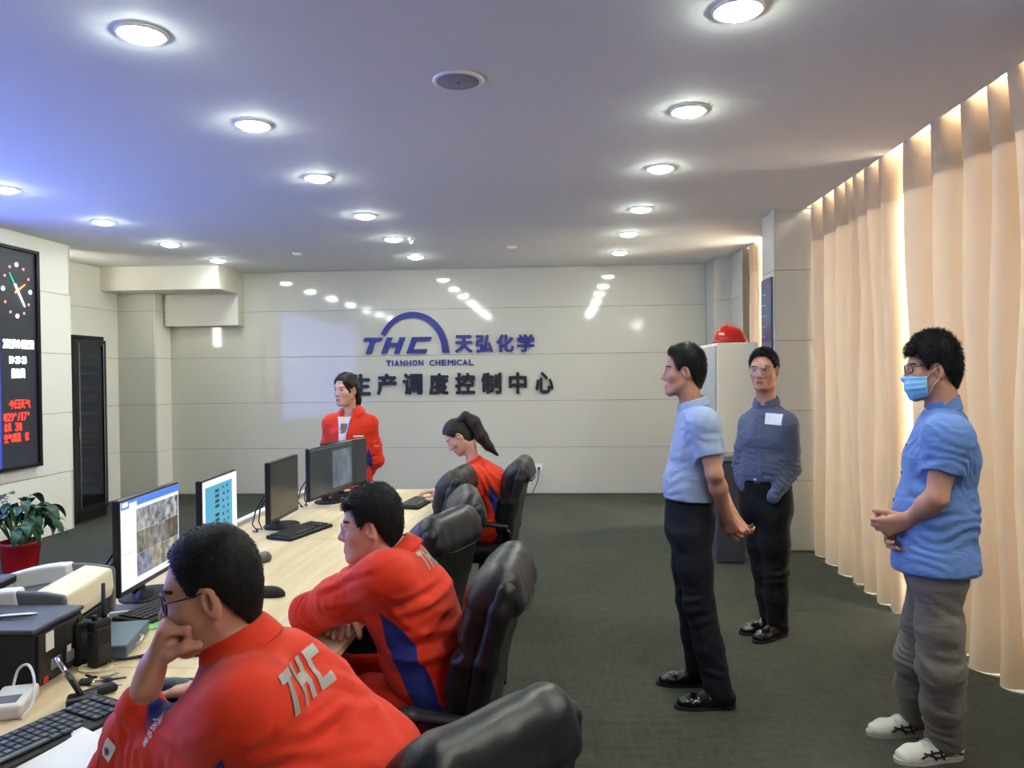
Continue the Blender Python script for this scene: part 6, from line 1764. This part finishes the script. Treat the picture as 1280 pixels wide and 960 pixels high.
link('ring', tube([(.018 * math.cos(a), .018 * math.sin(a), .004) for a in np.linspace(0, 6.283, 24)[:-1]], .0022, 6, closed=True), M['chrome'], ks)
for k, a in enumerate((-.3, .35, 1.0, 2.2)):
    b = bmesh.new(); bm_prism(b, [(0, -.010), (.016, -.012), (.022, -.004), (.052, -.004), (.056, 0), (.052, .004), (.022, .004), (.016, .012), (0, .010)], .0025)
    link('key', bm_me(b), [M['metal'], M['darkmetal'], M['metal'], M['darkmetal']][k], ks, (.018 * math.cos(a), .018 * math.sin(a), .003 + .003 * k), (0, .06, a))
link('fob', box((-.03, .01, .008), (.035, .024, .014), .005), M['black'], ks)
aq = (-1.371, 1.819, 0.750)
ad = empty('power_adaptor', (aq[0] - .02, aq[1] + .03, DZ), .35, label='white power adaptor block with a looped white lead', cat='adaptor')
link('block', box((0, 0, .018), (.085, .15, .036), .008, 2), M['white'], ad)
link('socket_face', box((0, -.03, .0368), (.05, .05, .001)), M['grey'], ad)
link('lead', tube(curve([(-.02, .074, .03), (-.01, .085, .07), (.02, .06, .088), (.05, .0, .07), (.062, -.06, .03), (.045, -.085, .006)]), .0035, 8), M['white'], ad, smooth=True)
pq = (-1.114, 2.217, 0.750)
o = link('marker_pen', tube([(-.06, 0, .007), (.035, 0, .007), (.06, 0, .007)], [.007, .007, .0055], 10), M['black'], None, (pq[0], pq[1], DZ)); tag(o, 'black marker pen beyond the raised hand of the man in glasses', 'pen'); o.rotation_euler.z = .10
# papers
nq = (-1.073, 1.647, 0.750)
def sheet(x, y, ang, w, h, z, label, seed):
    n = 9; r = np.random.default_rng(seed); P = np.zeros((n, n, 3))
    for i in range(n):
        for j in range(n):
            u, v = i / (n - 1) - .5, j / (n - 1) - .5
            P[i, j] = (u * w, v * h, z + .006 * (u + .5) ** 2 * (1 if seed % 2 else 2) + .0015 * math.sin(5 * u + seed) * math.cos(4 * v))
    o = link('paper_sheet', grid_mesh(P), M['paper'], None, (x, y, DZ), (0, 0, ang), True); md = o.modifiers.new('thickness', 'SOLIDIFY'); md.thickness = .0008
    return tag(o, label, 'paper', 'white papers by the elbow')
sheet(nq[0] + .0, nq[1] + .03, .95, .21, .29, .003, 'upper white sheet under the elbow beside the keyboard', 1)
sheet(nq[0] + .02, nq[1] - .09, 1.05, .21, .29, .008, 'lower white sheet overlapping at the bottom edge of the picture', 2)

# ------------------------------------------------------------------ plant in a red pot
pp = empty('potted_plant', (-4.42, 6.0, 0), label='leafy green plant in a red pot on the carpet by the screen wall', cat='plant')
link('pot', lathe([(0, 0), (.115, 0), (.125, .02), (.15, .24), (.158, .245), (.158, .27), (.148, .272), (.14, .24), (0, .235)], 32), M['redpot'], pp, smooth=True)
link('soil', lathe([(0, .25), (.07, .248), (.143, .24)], 24), M['soil'], pp, smooth=True)
rr = random.Random(5)
def leaf_mesh(L, w, bend):
    n, k = 8, 3; P = np.zeros((n, 2 * k + 1, 3))
    for i in range(n):
        t = i / (n - 1); ww = w * (math.sin(math.pi * min(1, t * .94 + .05)) ** .75) * (1 - .35 * t)
        for j in range(-k, k + 1):
            u = j / k; P[i, j + k] = (u * ww, L * t * math.cos(bend * t), -L * t * math.sin(bend * t) * .9 + .25 * ww * abs(u) - .06 * ww)
    return grid_mesh(P)
leaves = [leaf_mesh(.16, .055, .7), leaf_mesh(.20, .06, .95), leaf_mesh(.13, .045, .5), leaf_mesh(.22, .055, 1.1)]
for me in leaves: me.materials.append(M['leaf']); me.shade_smooth()
for i in range(84):
    a = rr.uniform(0, 2 * math.pi); ring_ = math.sqrt(rr.random()); R_ = .05 + .18 * ring_; z = .42 + .19 * (1 - ring_ ** 1.5) + rr.uniform(-.08, .06)
    tipp = Vector((R_ * math.cos(a), R_ * math.sin(a), z)); base = Vector((.05 * math.cos(a), .05 * math.sin(a), .245))
    if i % 2 == 0:
        st = link('leaf_stalk', tube([tuple(base), tuple(base * .5 + tipp * .5 + Vector((0, 0, .07))), tuple(tipp)], .0035, 5), M['stem'], pp)
    lf = bpy.data.objects.new('leaf', leaves[rr.randrange(4)]); COL.objects.link(lf); lf.parent = pp
    lf.location = tipp; lf.rotation_euler = (rr.uniform(-.5, .45), rr.uniform(-.35, .35), a - math.pi / 2 + rr.uniform(-.6, .6)); s_ = rr.uniform(.72, 1.0); lf.scale = (s_, s_, s_)
